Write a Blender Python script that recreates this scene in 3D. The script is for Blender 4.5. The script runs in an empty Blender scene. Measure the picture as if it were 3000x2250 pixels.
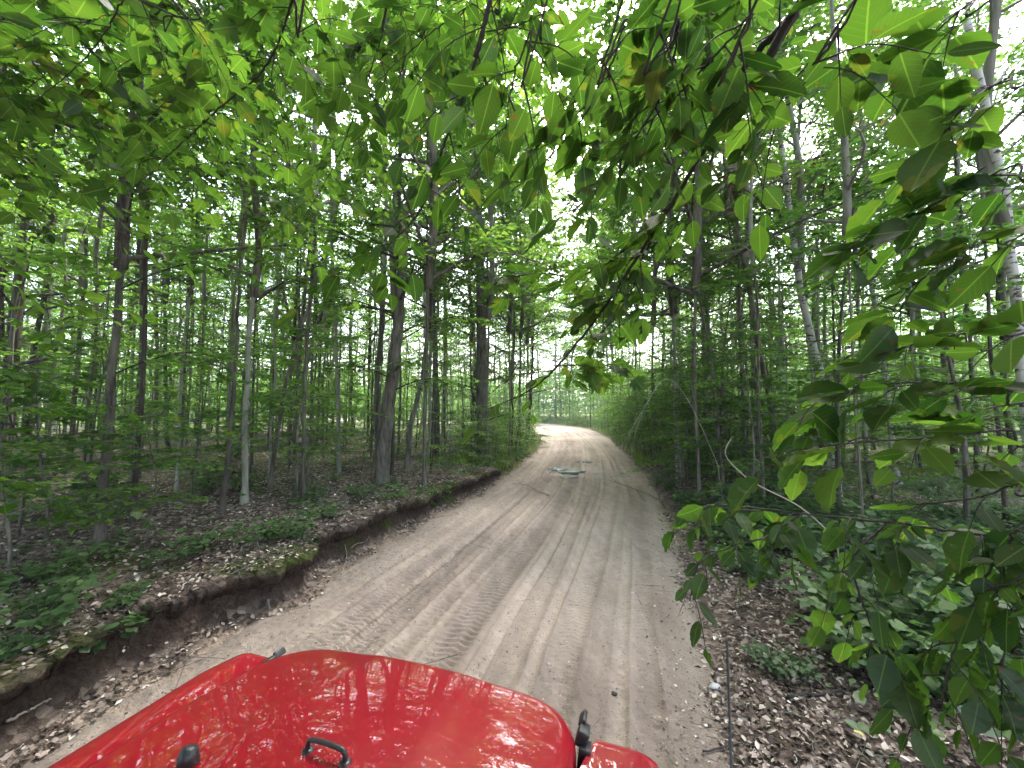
import bpy, math, random
import numpy as np
from math import sin, cos, atan, radians, pi
random.seed(7); R = np.random.default_rng(7)
S = bpy.context.scene; C = S.collection

# ------------------------------------------------------------------ camera, sky, sun, exposure
F = 1126.0; CAMH = 2.1; PITCH = atan(70 / F); YAW = atan(350 / F)
cd = bpy.data.cameras.new('camera'); cam = bpy.data.objects.new('camera', cd); C.objects.link(cam)
cd.sensor_width = 36; cd.lens = 36 * F / 3000; cd.clip_start = 0.02; cd.clip_end = 600
cam.location = (0, 0, CAMH); cam.rotation_euler = (pi / 2 + PITCH, 0, 0)
cd.dof.use_dof = True; cd.dof.focus_distance = 4.0; cd.dof.aperture_fstop = 13.5 / 1.3
S.camera = cam
SUN_EL, SUN_AZ = radians(58), radians(20)          # high sun ahead, behind thin overcast
w = bpy.data.worlds.new('World'); S.world = w; w.use_nodes = True
nt = w.node_tree; nt.nodes.clear()
sky = nt.nodes.new('ShaderNodeTexSky'); sky.sky_type = 'NISHITA'; sky.sun_disc = False
sky.sun_elevation = SUN_EL; sky.sun_rotation = SUN_AZ; sky.dust_density = 5; sky.air_density = 1.0; sky.ozone_density = 1
hsv = nt.nodes.new('ShaderNodeHueSaturation'); hsv.inputs['Saturation'].default_value = 0.72
bg = nt.nodes.new('ShaderNodeBackground'); bg.inputs[1].default_value = 0.15
out = nt.nodes.new('ShaderNodeOutputWorld')
nt.links.new(sky.outputs[0], hsv.inputs['Color']); nt.links.new(hsv.outputs[0], bg.inputs[0]); nt.links.new(bg.outputs[0], out.inputs[0])
sd = bpy.data.lights.new('sun', 'SUN'); sd.energy = 1.5; sd.angle = radians(12); sd.color = (1, .985, .95)
so = bpy.data.objects.new('sun', sd); C.objects.link(so); so.rotation_euler = (pi / 2 - SUN_EL, 0, -SUN_AZ + pi)
so.rotation_euler = (-(pi / 2 - SUN_EL), 0, -SUN_AZ)
S.view_settings.view_transform = 'Standard'; S.view_settings.look = 'None'; S.view_settings.gamma = 1
S.view_settings.exposure = 3.4
HAZE = .0009
cy = S.cycles
cy.max_bounces = 7; cy.diffuse_bounces = 4; cy.glossy_bounces = 2; cy.transmission_bounces = 4; cy.transparent_max_bounces = 4
cy.use_denoising = True; cy.caustics_reflective = False; cy.caustics_refractive = False; cy.sample_clamp_indirect = 6

# ------------------------------------------------------------------ helpers
def ray(u, v):
    a = (u - 1500) / F; b = (1125 - v) / F
    return np.array([a, cos(PITCH) - b * sin(PITCH), sin(PITCH) + b * cos(PITCH)])
CAM = np.array([0, 0, CAMH])
def at(u, v, y):                                   # real point whose forward distance is y metres
    d = ray(u, v); return CAM + d * (y / d[1])
HV = np.array([sin(YAW), cos(YAW), 0]); RV = np.array([cos(YAW), -sin(YAW), 0])
def V2W(X, Y, Z=0): return RV * X + HV * Y + np.array([0, 0, Z])
def norm(a): return a / (np.linalg.norm(a, axis=-1, keepdims=True) + 1e-9)

def tag(o, label=None, cat=None, group=None, kind=None):
    if label: o['label'] = label
    if cat: o['category'] = cat
    if group: o['group'] = group
    if kind: o['kind'] = kind
    return o
def empty(name, loc, rz=0.0):
    o = bpy.data.objects.new(name, None); C.objects.link(o); o.location = loc; o.rotation_euler = (0, 0, rz)
    o.empty_display_size = .1; return o
def link(name, me, parent=None, loc=None):
    o = bpy.data.objects.new(name, me); C.objects.link(o)
    if parent is not None: o.parent = parent
    if loc is not None: o.location = loc
    return o

def mesh_np(name, V, polys, mat, var=None, uv=None, smooth=False, cols=None):
    """V (n,3); polys list of (m,k) int arrays; var per vertex float; uv per vertex (n,2)"""
    me = bpy.data.meshes.new(name)
    V = np.asarray(V, np.float32)
    me.vertices.add(len(V)); me.vertices.foreach_set('co', V.ravel())
    idx = np.concatenate([p.ravel() for p in polys]).astype(np.int32)
    cnt = np.concatenate([np.full(len(p), p.shape[1]) for p in polys])
    st = np.concatenate([[0], np.cumsum(cnt)[:-1]]).astype(np.int32)
    me.loops.add(len(idx)); me.loops.foreach_set('vertex_index', idx)
    me.polygons.add(len(cnt)); me.polygons.foreach_set('loop_start', st)
    if smooth: me.polygons.foreach_set('use_smooth', np.ones(len(cnt), bool))
    if var is not None:
        a = me.attributes.new('var', 'FLOAT', 'POINT'); a.data.foreach_set('value', np.asarray(var, np.float32))
    if cols is not None:
        for k, c in cols.items():
            a = me.attributes.new(k, 'FLOAT', 'POINT'); a.data.foreach_set('value', np.asarray(c, np.float32))
    if uv is not None:
        l = me.uv_layers.new(name='UVMap'); l.data.foreach_set('uv', np.asarray(uv, np.float32)[idx].ravel())
    me.update(calc_edges=True); me.validate()
    if mat: me.materials.append(mat)
    return me

class Tubes:
    def __init__(s): s.V = []; s.Q = []; s.T = []; s.n = 0
    def add(s, P, r, sides=6, cap=True):
        P = np.asarray(P, float); n = len(P); r = np.broadcast_to(np.asarray(r, float), (n,))
        T = norm(np.gradient(P, axis=0))
        ref = np.array([1., 0, 0]) if abs(T[0, 0]) < .7 else np.array([0, 1., 0])
        A = np.empty_like(P); a = np.cross(T[0], ref)
        for i in range(n): a = a - T[i] * a.dot(T[i]); a /= np.linalg.norm(a) + 1e-9; A[i] = a
        B = np.cross(T, A)
        th = np.arange(sides) * 2 * pi / sides
        ring = P[:, None] + r[:, None, None] * (A[:, None] * np.cos(th)[None, :, None] + B[:, None] * np.sin(th)[None, :, None])
        s.V.append(ring.reshape(-1, 3)); i = np.arange(n - 1)[:, None] * sides; j = np.arange(sides)[None]; k = (j + 1) % sides
        s.Q.append(np.stack([i + j, i + sides + j, i + sides + k, i + k], -1).reshape(-1, 4) + s.n)
        if cap:
            s.V.append(P[[0, -1]]); b = s.n + n * sides; e = s.n + (n - 1) * sides; jj = np.arange(sides); kk = (jj + 1) % sides
            s.T.append(np.stack([np.full(sides, b), s.n + jj, s.n + kk], -1)); s.T.append(np.stack([np.full(sides, b + 1), e + kk, e + jj], -1)); s.n += 2
        s.n += n * sides
    def mesh(s, name, mat):
        ps = [np.concatenate(s.Q)]
        if s.T: ps.append(np.concatenate(s.T))
        return mesh_np(name, np.concatenate(s.V), ps, mat, smooth=True)

def catmull(P, n):
    P = np.asarray(P, float); m = len(P)
    if m == 2: return P[0] + (P[1] - P[0]) * np.linspace(0, 1, n)[:, None]
    t = np.linspace(0, m - 1 - 1e-6, n); i = t.astype(int); f = (t - i)[:, None]
    Q = np.vstack([2 * P[0] - P[1], P, 2 * P[-1] - P[-2]])
    a, b, c, d = Q[i], Q[i + 1], Q[i + 2], Q[i + 3]
    return .5 * (2 * b + (c - a) * f + (2 * a - 5 * b + 4 * c - d) * f ** 2 + (3 * b - a - 3 * c + d) * f ** 3)

def vnoise(x, y, seed=0):
    xi = np.floor(x).astype(np.int64); yi = np.floor(y).astype(np.int64); fx = x - xi; fy = y - yi
    fx = fx * fx * (3 - 2 * fx); fy = fy * fy * (3 - 2 * fy)
    def h(a, b):
        n = (a * 374761393 + b * 668265263 + seed * 144665) & 0xffffffff
        n = ((n ^ (n >> 13)) * 1274126177) & 0xffffffff
        return ((n ^ (n >> 16)) & 0xffff) / 65535.0
    return (h(xi, yi) * (1 - fx) + h(xi + 1, yi) * fx) * (1 - fy) + (h(xi, yi + 1) * (1 - fx) + h(xi + 1, yi + 1) * fx) * fy - .5
def fbm(x, y, o=4, seed=0):
    s = 0; a = 1.0
    for k in range(o): s = s + a * vnoise(x * 2 ** k + 17.3 * k, y * 2 ** k - 9.1 * k, seed + k); a *= .5
    return s
def sstep(a, b, x): t = np.clip((x - a) / (b - a), 0, 1); return t * t * (3 - 2 * t)

# ------------------------------------------------------------------ materials
def mat(name):
    m = bpy.data.materials.new(name); m.use_nodes = True; m.node_tree.nodes.clear(); return m, m.node_tree
def N(t, typ, **kw):
    n = t.nodes.new('ShaderNode' + typ)
    for k, v in kw.items():
        if k.startswith('i_'): n.inputs[k[2:].replace('_', ' ')].default_value = v
        else: setattr(n, k, v)
    return n
def L(t, a, b): t.links.new(a, b)
def mathn(t, op, a, b=None, c=None):
    n = t.nodes.new('ShaderNodeMath'); n.operation = op
    for i, x in enumerate((a, b, c)):
        if x is None: continue
        if isinstance(x, (int, float)): n.inputs[i].default_value = x
        else: L(t, x, n.inputs[i])
    return n.outputs[0]
def mixc(t, fac, a, b, mode='MIX'):
    n = t.nodes.new('ShaderNodeMixRGB'); n.blend_type = mode
    for i, x in enumerate((fac, a, b)):
        if isinstance(x, (int, float)): n.inputs[i].default_value = x
        elif isinstance(x, tuple): n.inputs[i].default_value = (*x, 1)
        else: L(t, x, n.inputs[i])
    return n.outputs[0]
def attr(t, name): n = t.nodes.new('ShaderNodeAttribute'); n.attribute_name = name; return n.outputs['Fac']

def leaf_mat(name, a, b, tr=(1.9, 2.6, .8), gloss=.06, veins=False, tf=.5):
    m, t = mat(name)
    v = attr(t, 'var'); oi = t.nodes.new('ShaderNodeObjectInfo')
    col = mixc(t, v, a, b)
    br = mathn(t, 'MULTIPLY_ADD', oi.outputs['Random'], .7, .65)
    hs = N(t, 'HueSaturation'); L(t, col, hs.inputs['Color']); L(t, br, hs.inputs['Value'])
    hu = mathn(t, 'MULTIPLY_ADD', oi.outputs['Random'], -.035, .515); L(t, hu, hs.inputs['Hue'])
    c = hs.outputs[0]; nrm = None
    if veins:
        uv = t.nodes.new('ShaderNodeUVMap'); sp = t.nodes.new('ShaderNodeSeparateXYZ'); L(t, uv.outputs[0], sp.inputs[0])
        ax = mathn(t, 'ABSOLUTE', sp.outputs[0])
        w1 = mathn(t, 'SUBTRACT', sp.outputs[1], mathn(t, 'MULTIPLY', ax, 1.1))
        wv = mathn(t, 'ABSOLUTE', mathn(t, 'SINE', mathn(t, 'MULTIPLY', w1, 26.0)))
        vein = mathn(t, 'LESS_THAN', wv, .16); mid = mathn(t, 'LESS_THAN', ax, .014)
        vf = mathn(t, 'MAXIMUM', mathn(t, 'MULTIPLY', vein, .14), mathn(t, 'MULTIPLY', mid, .55))
        c = mixc(t, vf, c, mixc(t, .5, c, (.2, .3, .09)))
        bp = N(t, 'Bump', i_Strength=.15, i_Distance=.004); L(t, mathn(t, 'SUBTRACT', 1.0, vf), bp.inputs['Height']); nrm = bp.outputs[0]
    if veins:
        tc = t.nodes.new('ShaderNodeTexCoord'); sn = N(t, 'TexNoise', i_Scale=55.0, i_Detail=2.0); L(t, tc.outputs['Object'], sn.inputs['Vector']); ln = N(t, 'TexNoise', i_Scale=7.0, i_Detail=2.0); L(t, tc.outputs['Object'], ln.inputs['Vector'])
        c = mixc(t, mathn(t, 'MULTIPLY', mathn(t, 'GREATER_THAN', sn.outputs[0], .69), .85), c, (.09, .05, .02)); c = mixc(t, mathn(t, 'MULTIPLY', mathn(t, 'GREATER_THAN', ln.outputs[0], .66), .4), c, (.12, .11, .02))
    d = t.nodes.new('ShaderNodeBsdfDiffuse'); tl = t.nodes.new('ShaderNodeBsdfTranslucent')
    L(t, c, d.inputs[0]); L(t, mixc(t, 1.0, c, tr, 'MULTIPLY'), tl.inputs[0])
    mx = t.nodes.new('ShaderNodeMixShader'); mx.inputs[0].default_value = tf; L(t, d.outputs[0], mx.inputs[1]); L(t, tl.outputs[0], mx.inputs[2])
    g = t.nodes.new('ShaderNodeBsdfGlossy'); g.inputs['Roughness'].default_value = .38
    mg = t.nodes.new('ShaderNodeMixShader'); mg.inputs[0].default_value = gloss
    if nrm: L(t, nrm, d.inputs['Normal']); L(t, nrm, g.inputs['Normal'])
    L(t, mx.outputs[0], mg.inputs[1]); L(t, g.outputs[0], mg.inputs[2])
    o = t.nodes.new('ShaderNodeOutputMaterial'); L(t, mg.outputs[0], o.inputs[0]); return m

def bark_mat(name, a, b, kind='rough', sc=14):
    m, t = mat(name); tc = t.nodes.new('ShaderNodeTexCoord'); mp = t.nodes.new('ShaderNodeMapping'); L(t, tc.outputs['Object'], mp.inputs[0])
    mp.inputs['Scale'].default_value = (1, 1, .18) if kind == 'rough' else (1.1, 1.1, 2.4)
    n1 = N(t, 'TexNoise', i_Scale=float(sc), i_Detail=5.0, i_Roughness=.65); L(t, mp.outputs[0], n1.inputs['Vector'])
    n2 = N(t, 'TexNoise', i_Scale=1.7, i_Detail=3.0); L(t, tc.outputs['Object'], n2.inputs['Vector'])
    oi = t.nodes.new('ShaderNodeObjectInfo')
    rp = t.nodes.new('ShaderNodeValToRGB'); L(t, n1.outputs[0], rp.inputs[0])
    if kind == 'rough':
        rp.color_ramp.elements[0].position = .34; rp.color_ramp.elements[1].position = .68
        rp.color_ramp.elements[0].color = (*a, 1); rp.color_ramp.elements[1].color = (*b, 1)
        c = rp.outputs[0]
    else:
        rp.color_ramp.elements[0].position = .40; rp.color_ramp.elements[1].position = .47
        rp.color_ramp.elements[0].color = (*a, 1); rp.color_ramp.elements[1].color = (*b, 1)
        c = rp.outputs[0]
    lich = t.nodes.new('ShaderNodeValToRGB'); L(t, n2.outputs[0], lich.inputs[0]); lich.color_ramp.elements[0].position = .5; lich.color_ramp.elements[1].position = .72
    c = mixc(t, mathn(t, 'MULTIPLY', lich.outputs[0], .45), c, (.16, .2, .12) if kind == 'rough' else (.25, .25, .22))
    hs = N(t, 'HueSaturation'); L(t, c, hs.inputs['Color']); L(t, mathn(t, 'MULTIPLY_ADD', oi.outputs['Random'], .6, .7), hs.inputs['Value'])
    bs = N(t, 'BsdfPrincipled', i_Roughness=.9); bs.inputs['Specular IOR Level'].default_value = .2; L(t, hs.outputs[0], bs.inputs['Base Color'])
    bp = N(t, 'Bump', i_Strength=.8, i_Distance=.02); L(t, n1.outputs[0], bp.inputs['Height']); L(t, bp.outputs[0], bs.inputs['Normal'])
    o = t.nodes.new('ShaderNodeOutputMaterial'); L(t, bs.outputs[0], o.inputs[0]); return m

def plain(name, col, rough=.5, coat=0, spec=.5, bump=0, bs_=200., metal=0):
    m, t = mat(name); bs = N(t, 'BsdfPrincipled', i_Roughness=rough); bs.inputs['Metallic'].default_value = metal
    tc = t.nodes.new('ShaderNodeTexCoord'); n1 = N(t, 'TexNoise', i_Scale=bs_ / 8, i_Detail=4.0); L(t, tc.outputs['Object'], n1.inputs['Vector'])
    c = mixc(t, n1.outputs[0], tuple(x * .88 for x in col), tuple(min(1, x * 1.12) for x in col)); L(t, c, bs.inputs['Base Color'])
    bs.inputs['Specular IOR Level'].default_value = spec; bs.inputs['Coat Weight'].default_value = coat; bs.inputs['Coat Roughness'].default_value = .03
    if bump:
        n2 = N(t, 'TexNoise', i_Scale=bs_, i_Detail=3.0); L(t, tc.outputs['Object'], n2.inputs['Vector'])
        bp = N(t, 'Bump', i_Strength=bump, i_Distance=.002); L(t, n2.outputs[0], bp.inputs['Height']); L(t, bp.outputs[0], bs.inputs['Normal'])
    o = t.nodes.new('ShaderNodeOutputMaterial'); L(t, bs.outputs[0], o.inputs[0]); return m

M = {}
M['leaf_canopy'] = leaf_mat('canopy leaves', (.034, .072, .018), (.085, .14, .028), tr=(2.1, 2.45, 1.3), gloss=.02, tf=.58)
M['leaf_under'] = leaf_mat('understory leaves', (.046, .10, .026), (.11, .19, .042), tr=(2.15, 2.5, 1.2), gloss=.025, tf=.55)
M['leaf_low'] = leaf_mat('ground plant leaves', (.042, .088, .032), (.10, .165, .06), tr=(1.4, 1.8, .8), gloss=.04, tf=.35)
M['leaf_near'] = leaf_mat('near oval leaves', (.017, .042, .011), (.044, .086, .017), tr=(2.2, 2.5, 1.0), gloss=.022, veins=True, tf=.58)
M['leaf_grass'] = leaf_mat('grass blades', (.06, .12, .02), (.14, .2, .04), tr=(1.5, 1.8, .8), gloss=.03, tf=.4)
M['dead_leaf'] = leaf_mat('dead brown leaves', (.10, .045, .02), (.22, .10, .05), tr=(1.6, 1.3, 1), gloss=.02, tf=.35)
M['bark_grey'] = bark_mat('grey brown bark', (.035, .03, .026), (.19, .17, .145))
M['bark_dark'] = bark_mat('dark bark', (.025, .022, .019), (.10, .085, .072))
M['bark_pale'] = bark_mat('pale smooth bark', (.12, .12, .10), (.30, .29, .25), sc=7)
M['bark_birch'] = bark_mat('birch bark', (.045, .04, .036), (.40, .39, .37), kind='birch', sc=7)
M['twig'] = plain('twig', (.026, .021, .017), .8, bump=.3)
M['twig_pale'] = plain('pale dead wood', (.30, .26, .21), .8, bump=.4)

# ------------------------------------------------------------------ road frame
PL = [(-3.5, -60), (-3.5, -30), (-3.5, 0), (-3.5, 3), (-3.5, 6), (-3.48, 10), (-3.85, 13.5), (-4.2, 17.5), (-4.8, 21), (-6, 26.5), (-8, 33), (-11, 39), (-17, 44), (-26, 47.5), (-45, 50), (-80, 52)]
PR = [(.6, -60), (.6, -30), (.6, 0), (.62, 3), (.57, 6), (.5, 10.5), (.1, 14.4), (-.35, 17.5), (-1, 22.5), (-2, 29), (-3.2, 35), (-5.1, 41.5), (-10, 49), (-20, 53.5), (-45, 56.5), (-80, 58)]
def smoothline(pl):
    P = np.array([V2W(*p)[:2] for p in pl]); P = P[1:]; c = np.concatenate([[0], np.cumsum(np.linalg.norm(np.diff(P, axis=0), axis=1))]); u = np.linspace(0, 1, len(P))
    f = np.interp(np.linspace(0, 1, 3000), np.array(SPAR), np.arange(len(P))); Q = np.stack([np.interp(f, np.arange(len(P)), P[:, k]) for k in (0, 1)], 1)
    k = np.hanning(121); k /= k.sum(); Qp = np.vstack([Q[0] + (Q[0] - Q[1]) * np.arange(60, 0, -1)[:, None], Q, Q[-1] + (Q[-1] - Q[-2]) * np.arange(1, 61)[:, None]])
    return np.stack([np.convolve(Qp[:, k2], k, 'valid') for k2 in (0, 1)], 1)
_c = (np.array([V2W(*p)[:2] for p in PL[1:]]) + np.array([V2W(*p)[:2] for p in PR[1:]])) / 2
SPAR = np.concatenate([[0], np.cumsum(np.linalg.norm(np.diff(_c, axis=0), axis=1))]); SPAR = list(SPAR / SPAR[-1])
LW = smoothline(PL); RW = smoothline(PR)
CT = (LW + RW) / 2; HW = np.linalg.norm(LW - RW, axis=1) / 2
SS = np.concatenate([[0], np.cumsum(np.linalg.norm(np.diff(CT, axis=0), axis=1))])
TT = norm(np.gradient(CT, axis=0)); NN = np.stack([TT[:, 1], -TT[:, 0]], 1)      # NN points right
SS = SS - SS[np.argmin(np.linalg.norm(CT - V2W(-1.45, 0)[:2], axis=1))]
def st(x, y):
    x = np.asarray(x, float).ravel(); y = np.asarray(y, float).ravel(); s = np.empty_like(x); t = np.empty_like(x); h = np.empty_like(x)
    for a in range(0, len(x), 20000):
        P = np.stack([x[a:a + 20000], y[a:a + 20000]], 1)
        d2 = ((P[:, None] - CT[None, ::8]) ** 2).sum(-1); k = d2.argmin(1) * 8
        D = P - CT[k]; s[a:a + 20000] = SS[k] + (D * TT[k]).sum(1); t[a:a + 20000] = (D * NN[k]).sum(1); h[a:a + 20000] = HW[k]
    return s, t, h
def ground(x, y, full=False):
    shp = np.shape(x); x = np.ravel(np.asarray(x, float)); y = np.ravel(np.asarray(y, float))
    s, t, h = st(x, y)
    wob = .26 * fbm(x * 1.6, y * 1.6, 4, 5) + .1 * fbm(x * .5, y * .5, 2, 9)
    dl = -t - h + wob; dr = t - h - wob * .8
    dl = np.where(t < 0, dl, -1); dr = np.where(t > 0, dr, -1)
    hb = .33 * (1 - sstep(9.5, 14, s)) + .10 + .08 * fbm(s * .4, s * 0 + 3, 2, 3) - .06 * sstep(14, 20, s)
    z = np.zeros_like(x)
    cut = sstep(.22, .48 + .25 * fbm(x * 1.1, y * 1.1, 2, 45), dl)
    zl = .05 * sstep(0, .25, dl) + (hb - .05) * cut + .035 * np.clip(dl - .5, 0, 20) * (1 + .4 * fbm(x * .2, y * .2, 2, 21)) + .10 * fbm(x * .8, y * .8, 3, 31) * sstep(.5, 1.5, dl) + .03 * fbm(x * 5, y * 5, 3, 41) * sstep(0, .3, dl)
    bend = sstep(30, 42, s)
    zr = .05 * sstep(0, .5, dr) + (.12 + .35 * bend) * sstep(.6, 2.2, dr) + .012 * np.clip(dr - 1, 0, 25) + .10 * fbm(x * .7, y * .7, 3, 51) * sstep(.5, 2, dr) + .025 * fbm(x * 5, y * 5, 3, 61) * sstep(0, .4, dr)
    z = np.where(t < 0, zl * (dl > 0), zr * (dr > 0))
    inn = np.minimum(-dl, -dr); inside = np.where(t < 0, -dl, -dr)
    z = z - .06 * sstep(.0, .25, inside)
    if full: return z.reshape(shp), s, t, h, dl, dr, cut
    return z.reshape(shp)
def gz(x, y): return float(ground(np.array([x]), np.array([y]))[0])
def hit(u, v):
    d = ray(u, v); k = np.geomspace(.8, 80, 900); P = CAM + k[:, None] * d
    g = ground(P[:, 0], P[:, 1]); i = np.argmax(P[:, 2] < g); return P[i] if P[i, 2] < g[i] else P[-1]

# ------------------------------------------------------------------ ground sheet
m, t = mat('forest floor')
tc = t.nodes.new('ShaderNodeTexCoord')
vo = N(t, 'TexVoronoi', i_Scale=17.0); vo.inputs['Randomness'].default_value = 1; nz = N(t, 'TexNoise', i_Scale=2.3, i_Detail=6.0); nf = N(t, 'TexNoise', i_Scale=45.0, i_Detail=4.0)
for n in (vo, nz, nf): L(t, tc.outputs['Object'], n.inputs['Vector'])
sep = t.nodes.new('ShaderNodeSeparateColor'); L(t, vo.outputs['Color'], sep.inputs[0])
rp = t.nodes.new('ShaderNodeValToRGB'); L(t, sep.outputs[0], rp.inputs[0])
e = rp.color_ramp.elements; e[0].color = (.04, .03, .025, 1); e[1].color = (.40, .33, .28, 1); e.new(.45).color = (.12, .09, .075, 1); e.new(.8).color = (.24, .185, .155, 1)
c = mixc(t, mathn(t, 'MULTIPLY', nf.outputs[0], .55), rp.outputs[0], (.05, .035, .026))
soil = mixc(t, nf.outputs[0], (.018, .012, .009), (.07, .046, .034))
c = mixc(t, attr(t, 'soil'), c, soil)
mossn = mixc(t, nf.outputs[0], (.02, .035, .006), (.075, .10, .014))
mf = mathn(t, 'MULTIPLY', attr(t, 'moss'), mathn(t, 'GREATER_THAN', nf.outputs[0], .42)); c = mixc(t, mf, c, mossn)
gr = mixc(t, nf.outputs[0], (.03, .055, .014), (.09, .13, .03)); c = mixc(t, mathn(t, 'MULTIPLY', attr(t, 'green'), mathn(t, 'GREATER_THAN', nz.outputs[0], .42)), c, gr)
c = mixc(t, attr(t, 'sand'), c, mixc(t, nf.outputs[0], (.20, .15, .115), (.34, .27, .215)))
bs = N(t, 'BsdfPrincipled', i_Roughness=.95); bs.inputs['Specular IOR Level'].default_value = .15; L(t, c, bs.inputs['Base Color'])
bp = N(t, 'Bump', i_Strength=.9, i_Distance=.03); L(t, mathn(t, 'ADD', vo.outputs['Distance'], nf.outputs[0]), bp.inputs['Height']); L(t, bp.outputs[0], bs.inputs['Normal'])
o = t.nodes.new('ShaderNodeOutputMaterial'); L(t, bs.outputs[0], o.inputs[0]); M['floor'] = m

ang = np.concatenate([np.linspace(-66, 66, 620), np.linspace(66, 294, 90)[1:-1]]) * pi / 180
rad = np.concatenate([[.05], np.geomspace(.5, 60, 520), np.geomspace(63, 400, 26)])
A, Rr = np.meshgrid(ang, rad); X = Rr * np.sin(A); Y = Rr * np.cos(A)
Z, s, tt, h, dl, dr, cut = ground(X, Y, True)
na, nr = len(ang), len(rad); i = np.arange(nr - 1)[:, None] * na; j = np.arange(na)[None]; k = (j + 1) % na
Q = np.stack([i + j, i + k, i + na + k, i + na + j], -1).reshape(-1, 4)
x, y = X.ravel(), Y.ravel()
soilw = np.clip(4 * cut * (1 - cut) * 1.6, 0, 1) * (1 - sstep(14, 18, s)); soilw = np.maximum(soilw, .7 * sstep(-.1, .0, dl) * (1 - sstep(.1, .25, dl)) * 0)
moss = np.zeros_like(x)
for (u, v, rr, a) in [(330, 1640, .75, 1), (620, 1575, .35, .8), (1105, 1480, .35, 1), (930, 1490, .3, .7), (1300, 1455, .3, .7), (1010, 1540, .3, .6), (60, 1790, .5, .8), (500, 1680, .35, .7)]:
    p = hit(u, v); moss = np.maximum(moss, a * (1 - sstep(.3, 1, np.hypot(x - p[0], y - p[1]) / rr + .5 * fbm(x * 4, y * 4, 2, 77))))
green = np.where(tt > 0, .8 * sstep(1.2, 2.5, dr), .55 * sstep(1.5, 6, dl)) * sstep(2, 10, s)
green = np.maximum(green, sstep(18, 26, s) * sstep(.2, .8, np.maximum(dl, dr)))
sand = (1 - sstep(-.02, .22, np.maximum(dl, dr) + .25 * fbm(x * 3, y * 3, 3, 88)))
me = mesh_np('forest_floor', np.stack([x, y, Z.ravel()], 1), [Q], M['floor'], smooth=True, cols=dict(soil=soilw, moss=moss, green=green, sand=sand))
tag(link('ground', me), 'brown leaf strewn forest floor either side of the dirt road', 'ground', kind='structure')

def lip_edge(s): return .20 + .20 * vnoise(s * 1.7, s * 0 + 4, 301) + .12 * vnoise(s * 5.3, s * 0 + 2, 302) + .08 * vnoise(s * 13, s * 0 + 2, 307)
_ls = np.arange(-2, 13.2, .03); _k = np.array([int(np.argmin(np.abs(SS - q))) for q in _ls]); _rows = []
def ptdl(k, dl):
    t_ = -(HW[k] + dl)
    for _ in range(3):
        P = CT[k] + NN[k] * t_[:, None]; d0 = ground(P[:, 0], P[:, 1], True)[4]; t_ = t_ - (dl - d0) * .8
    P = CT[k] + NN[k] * t_[:, None]; return P
_top = ptdl(_k, np.full(len(_k), .95)); _ztop = ground(_top[:, 0], _top[:, 1]) - .012; _kk = np.hanning(15); _ztop2 = np.convolve(np.pad(_ztop, 7, 'edge'), _kk / _kk.sum(), 'valid')
_fadeL = 1 - sstep(10.5, 13, _ls)
for dl_, zo_ in [(None, .01), (.75, .02), (.55, .02), ('m', .02), ('e', -.015), ('u', -.075), ('v', -.15), (.5, -.26)]:
    le = lip_edge(_ls); dd = {None: np.full(len(_ls), .95), 'm': (le + .5) / 2, 'e': le, 'u': le + .015 + .05 * vnoise(_ls * 9, _ls * 0 + 1, 305), 'v': le + .05 + .08 * vnoise(_ls * 7, _ls * 0 + 8, 306)}.get(dl_, np.full(len(_ls), dl_ if isinstance(dl_, float) else .5)) if not isinstance(dl_, float) else np.full(len(_ls), dl_)
    P = ptdl(_k, dd); zz_ = (_ztop if dl_ is None else _ztop2) + zo_ + .045 * fbm(P[:, 0] * 8, P[:, 1] * 8, 4, 303) * (zo_ != .01) - (1 - _fadeL) * .35; _rows.append(np.stack([P[:, 0], P[:, 1], zz_], 1))
Vl = np.stack(_rows, 1); nl_, nc_ = Vl.shape[:2]; i = np.arange(nl_ - 1)[:, None] * nc_; j = np.arange(nc_ - 1)[None]; Q = np.stack([i + j, i + nc_ + j, i + nc_ + j + 1, i + j + 1], -1).reshape(-1, 4); Vl = Vl.reshape(-1, 3)
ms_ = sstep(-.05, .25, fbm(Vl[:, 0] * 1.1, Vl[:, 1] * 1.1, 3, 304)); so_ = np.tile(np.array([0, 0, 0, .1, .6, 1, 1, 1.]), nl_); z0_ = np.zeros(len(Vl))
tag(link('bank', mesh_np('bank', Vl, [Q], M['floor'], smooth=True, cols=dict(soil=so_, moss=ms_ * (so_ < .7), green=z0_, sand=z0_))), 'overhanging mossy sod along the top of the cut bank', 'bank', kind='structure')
# ------------------------------------------------------------------ dirt road sheet (real ruts and tread marks)
sg = [-8.0]
while sg[-1] < 85: sg.append(sg[-1] + .0125 * (1 + max(0, 1.2 - sg[-1]) * 2 + max(0, sg[-1] - 5.5) / 5 + max(0, sg[-1] - 13) * .2))
sg = np.array(sg); tg = np.linspace(-1, 1, 330)
sx = np.interp(sg, SS, CT[:, 0]); sy = np.interp(sg, SS, CT[:, 1]); nx = np.interp(sg, SS, NN[:, 0]); ny = np.interp(sg, SS, NN[:, 1]); hw = np.interp(sg, SS, HW) + .25
Sg, Tg = np.meshgrid(sg, tg, indexing='ij'); Tm = Tg * hw[:, None]
X = sx[:, None] + nx[:, None] * Tm; Y = sy[:, None] + ny[:, None] * Tm
fade = 1 - sstep(16, 30, Sg)
wig = .10 * fbm(Sg * .25, Sg * 0, 2, 4)
z = .016 * fbm(X * 1.4, Y * 1.4, 3, 1) + .014 * fbm(X * 6, Y * 6, 3, 2) * (.35 + .65 * (fbm(X * .8, Y * .8, 2, 8) > -.1)) + .015 * fbm(X * 20, Y * 20, 3, 3) * (.3 + sstep(-.15, .2, fbm(X * .9, Y * .5, 2, 81) - .25 * (Tm - .2)))
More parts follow.
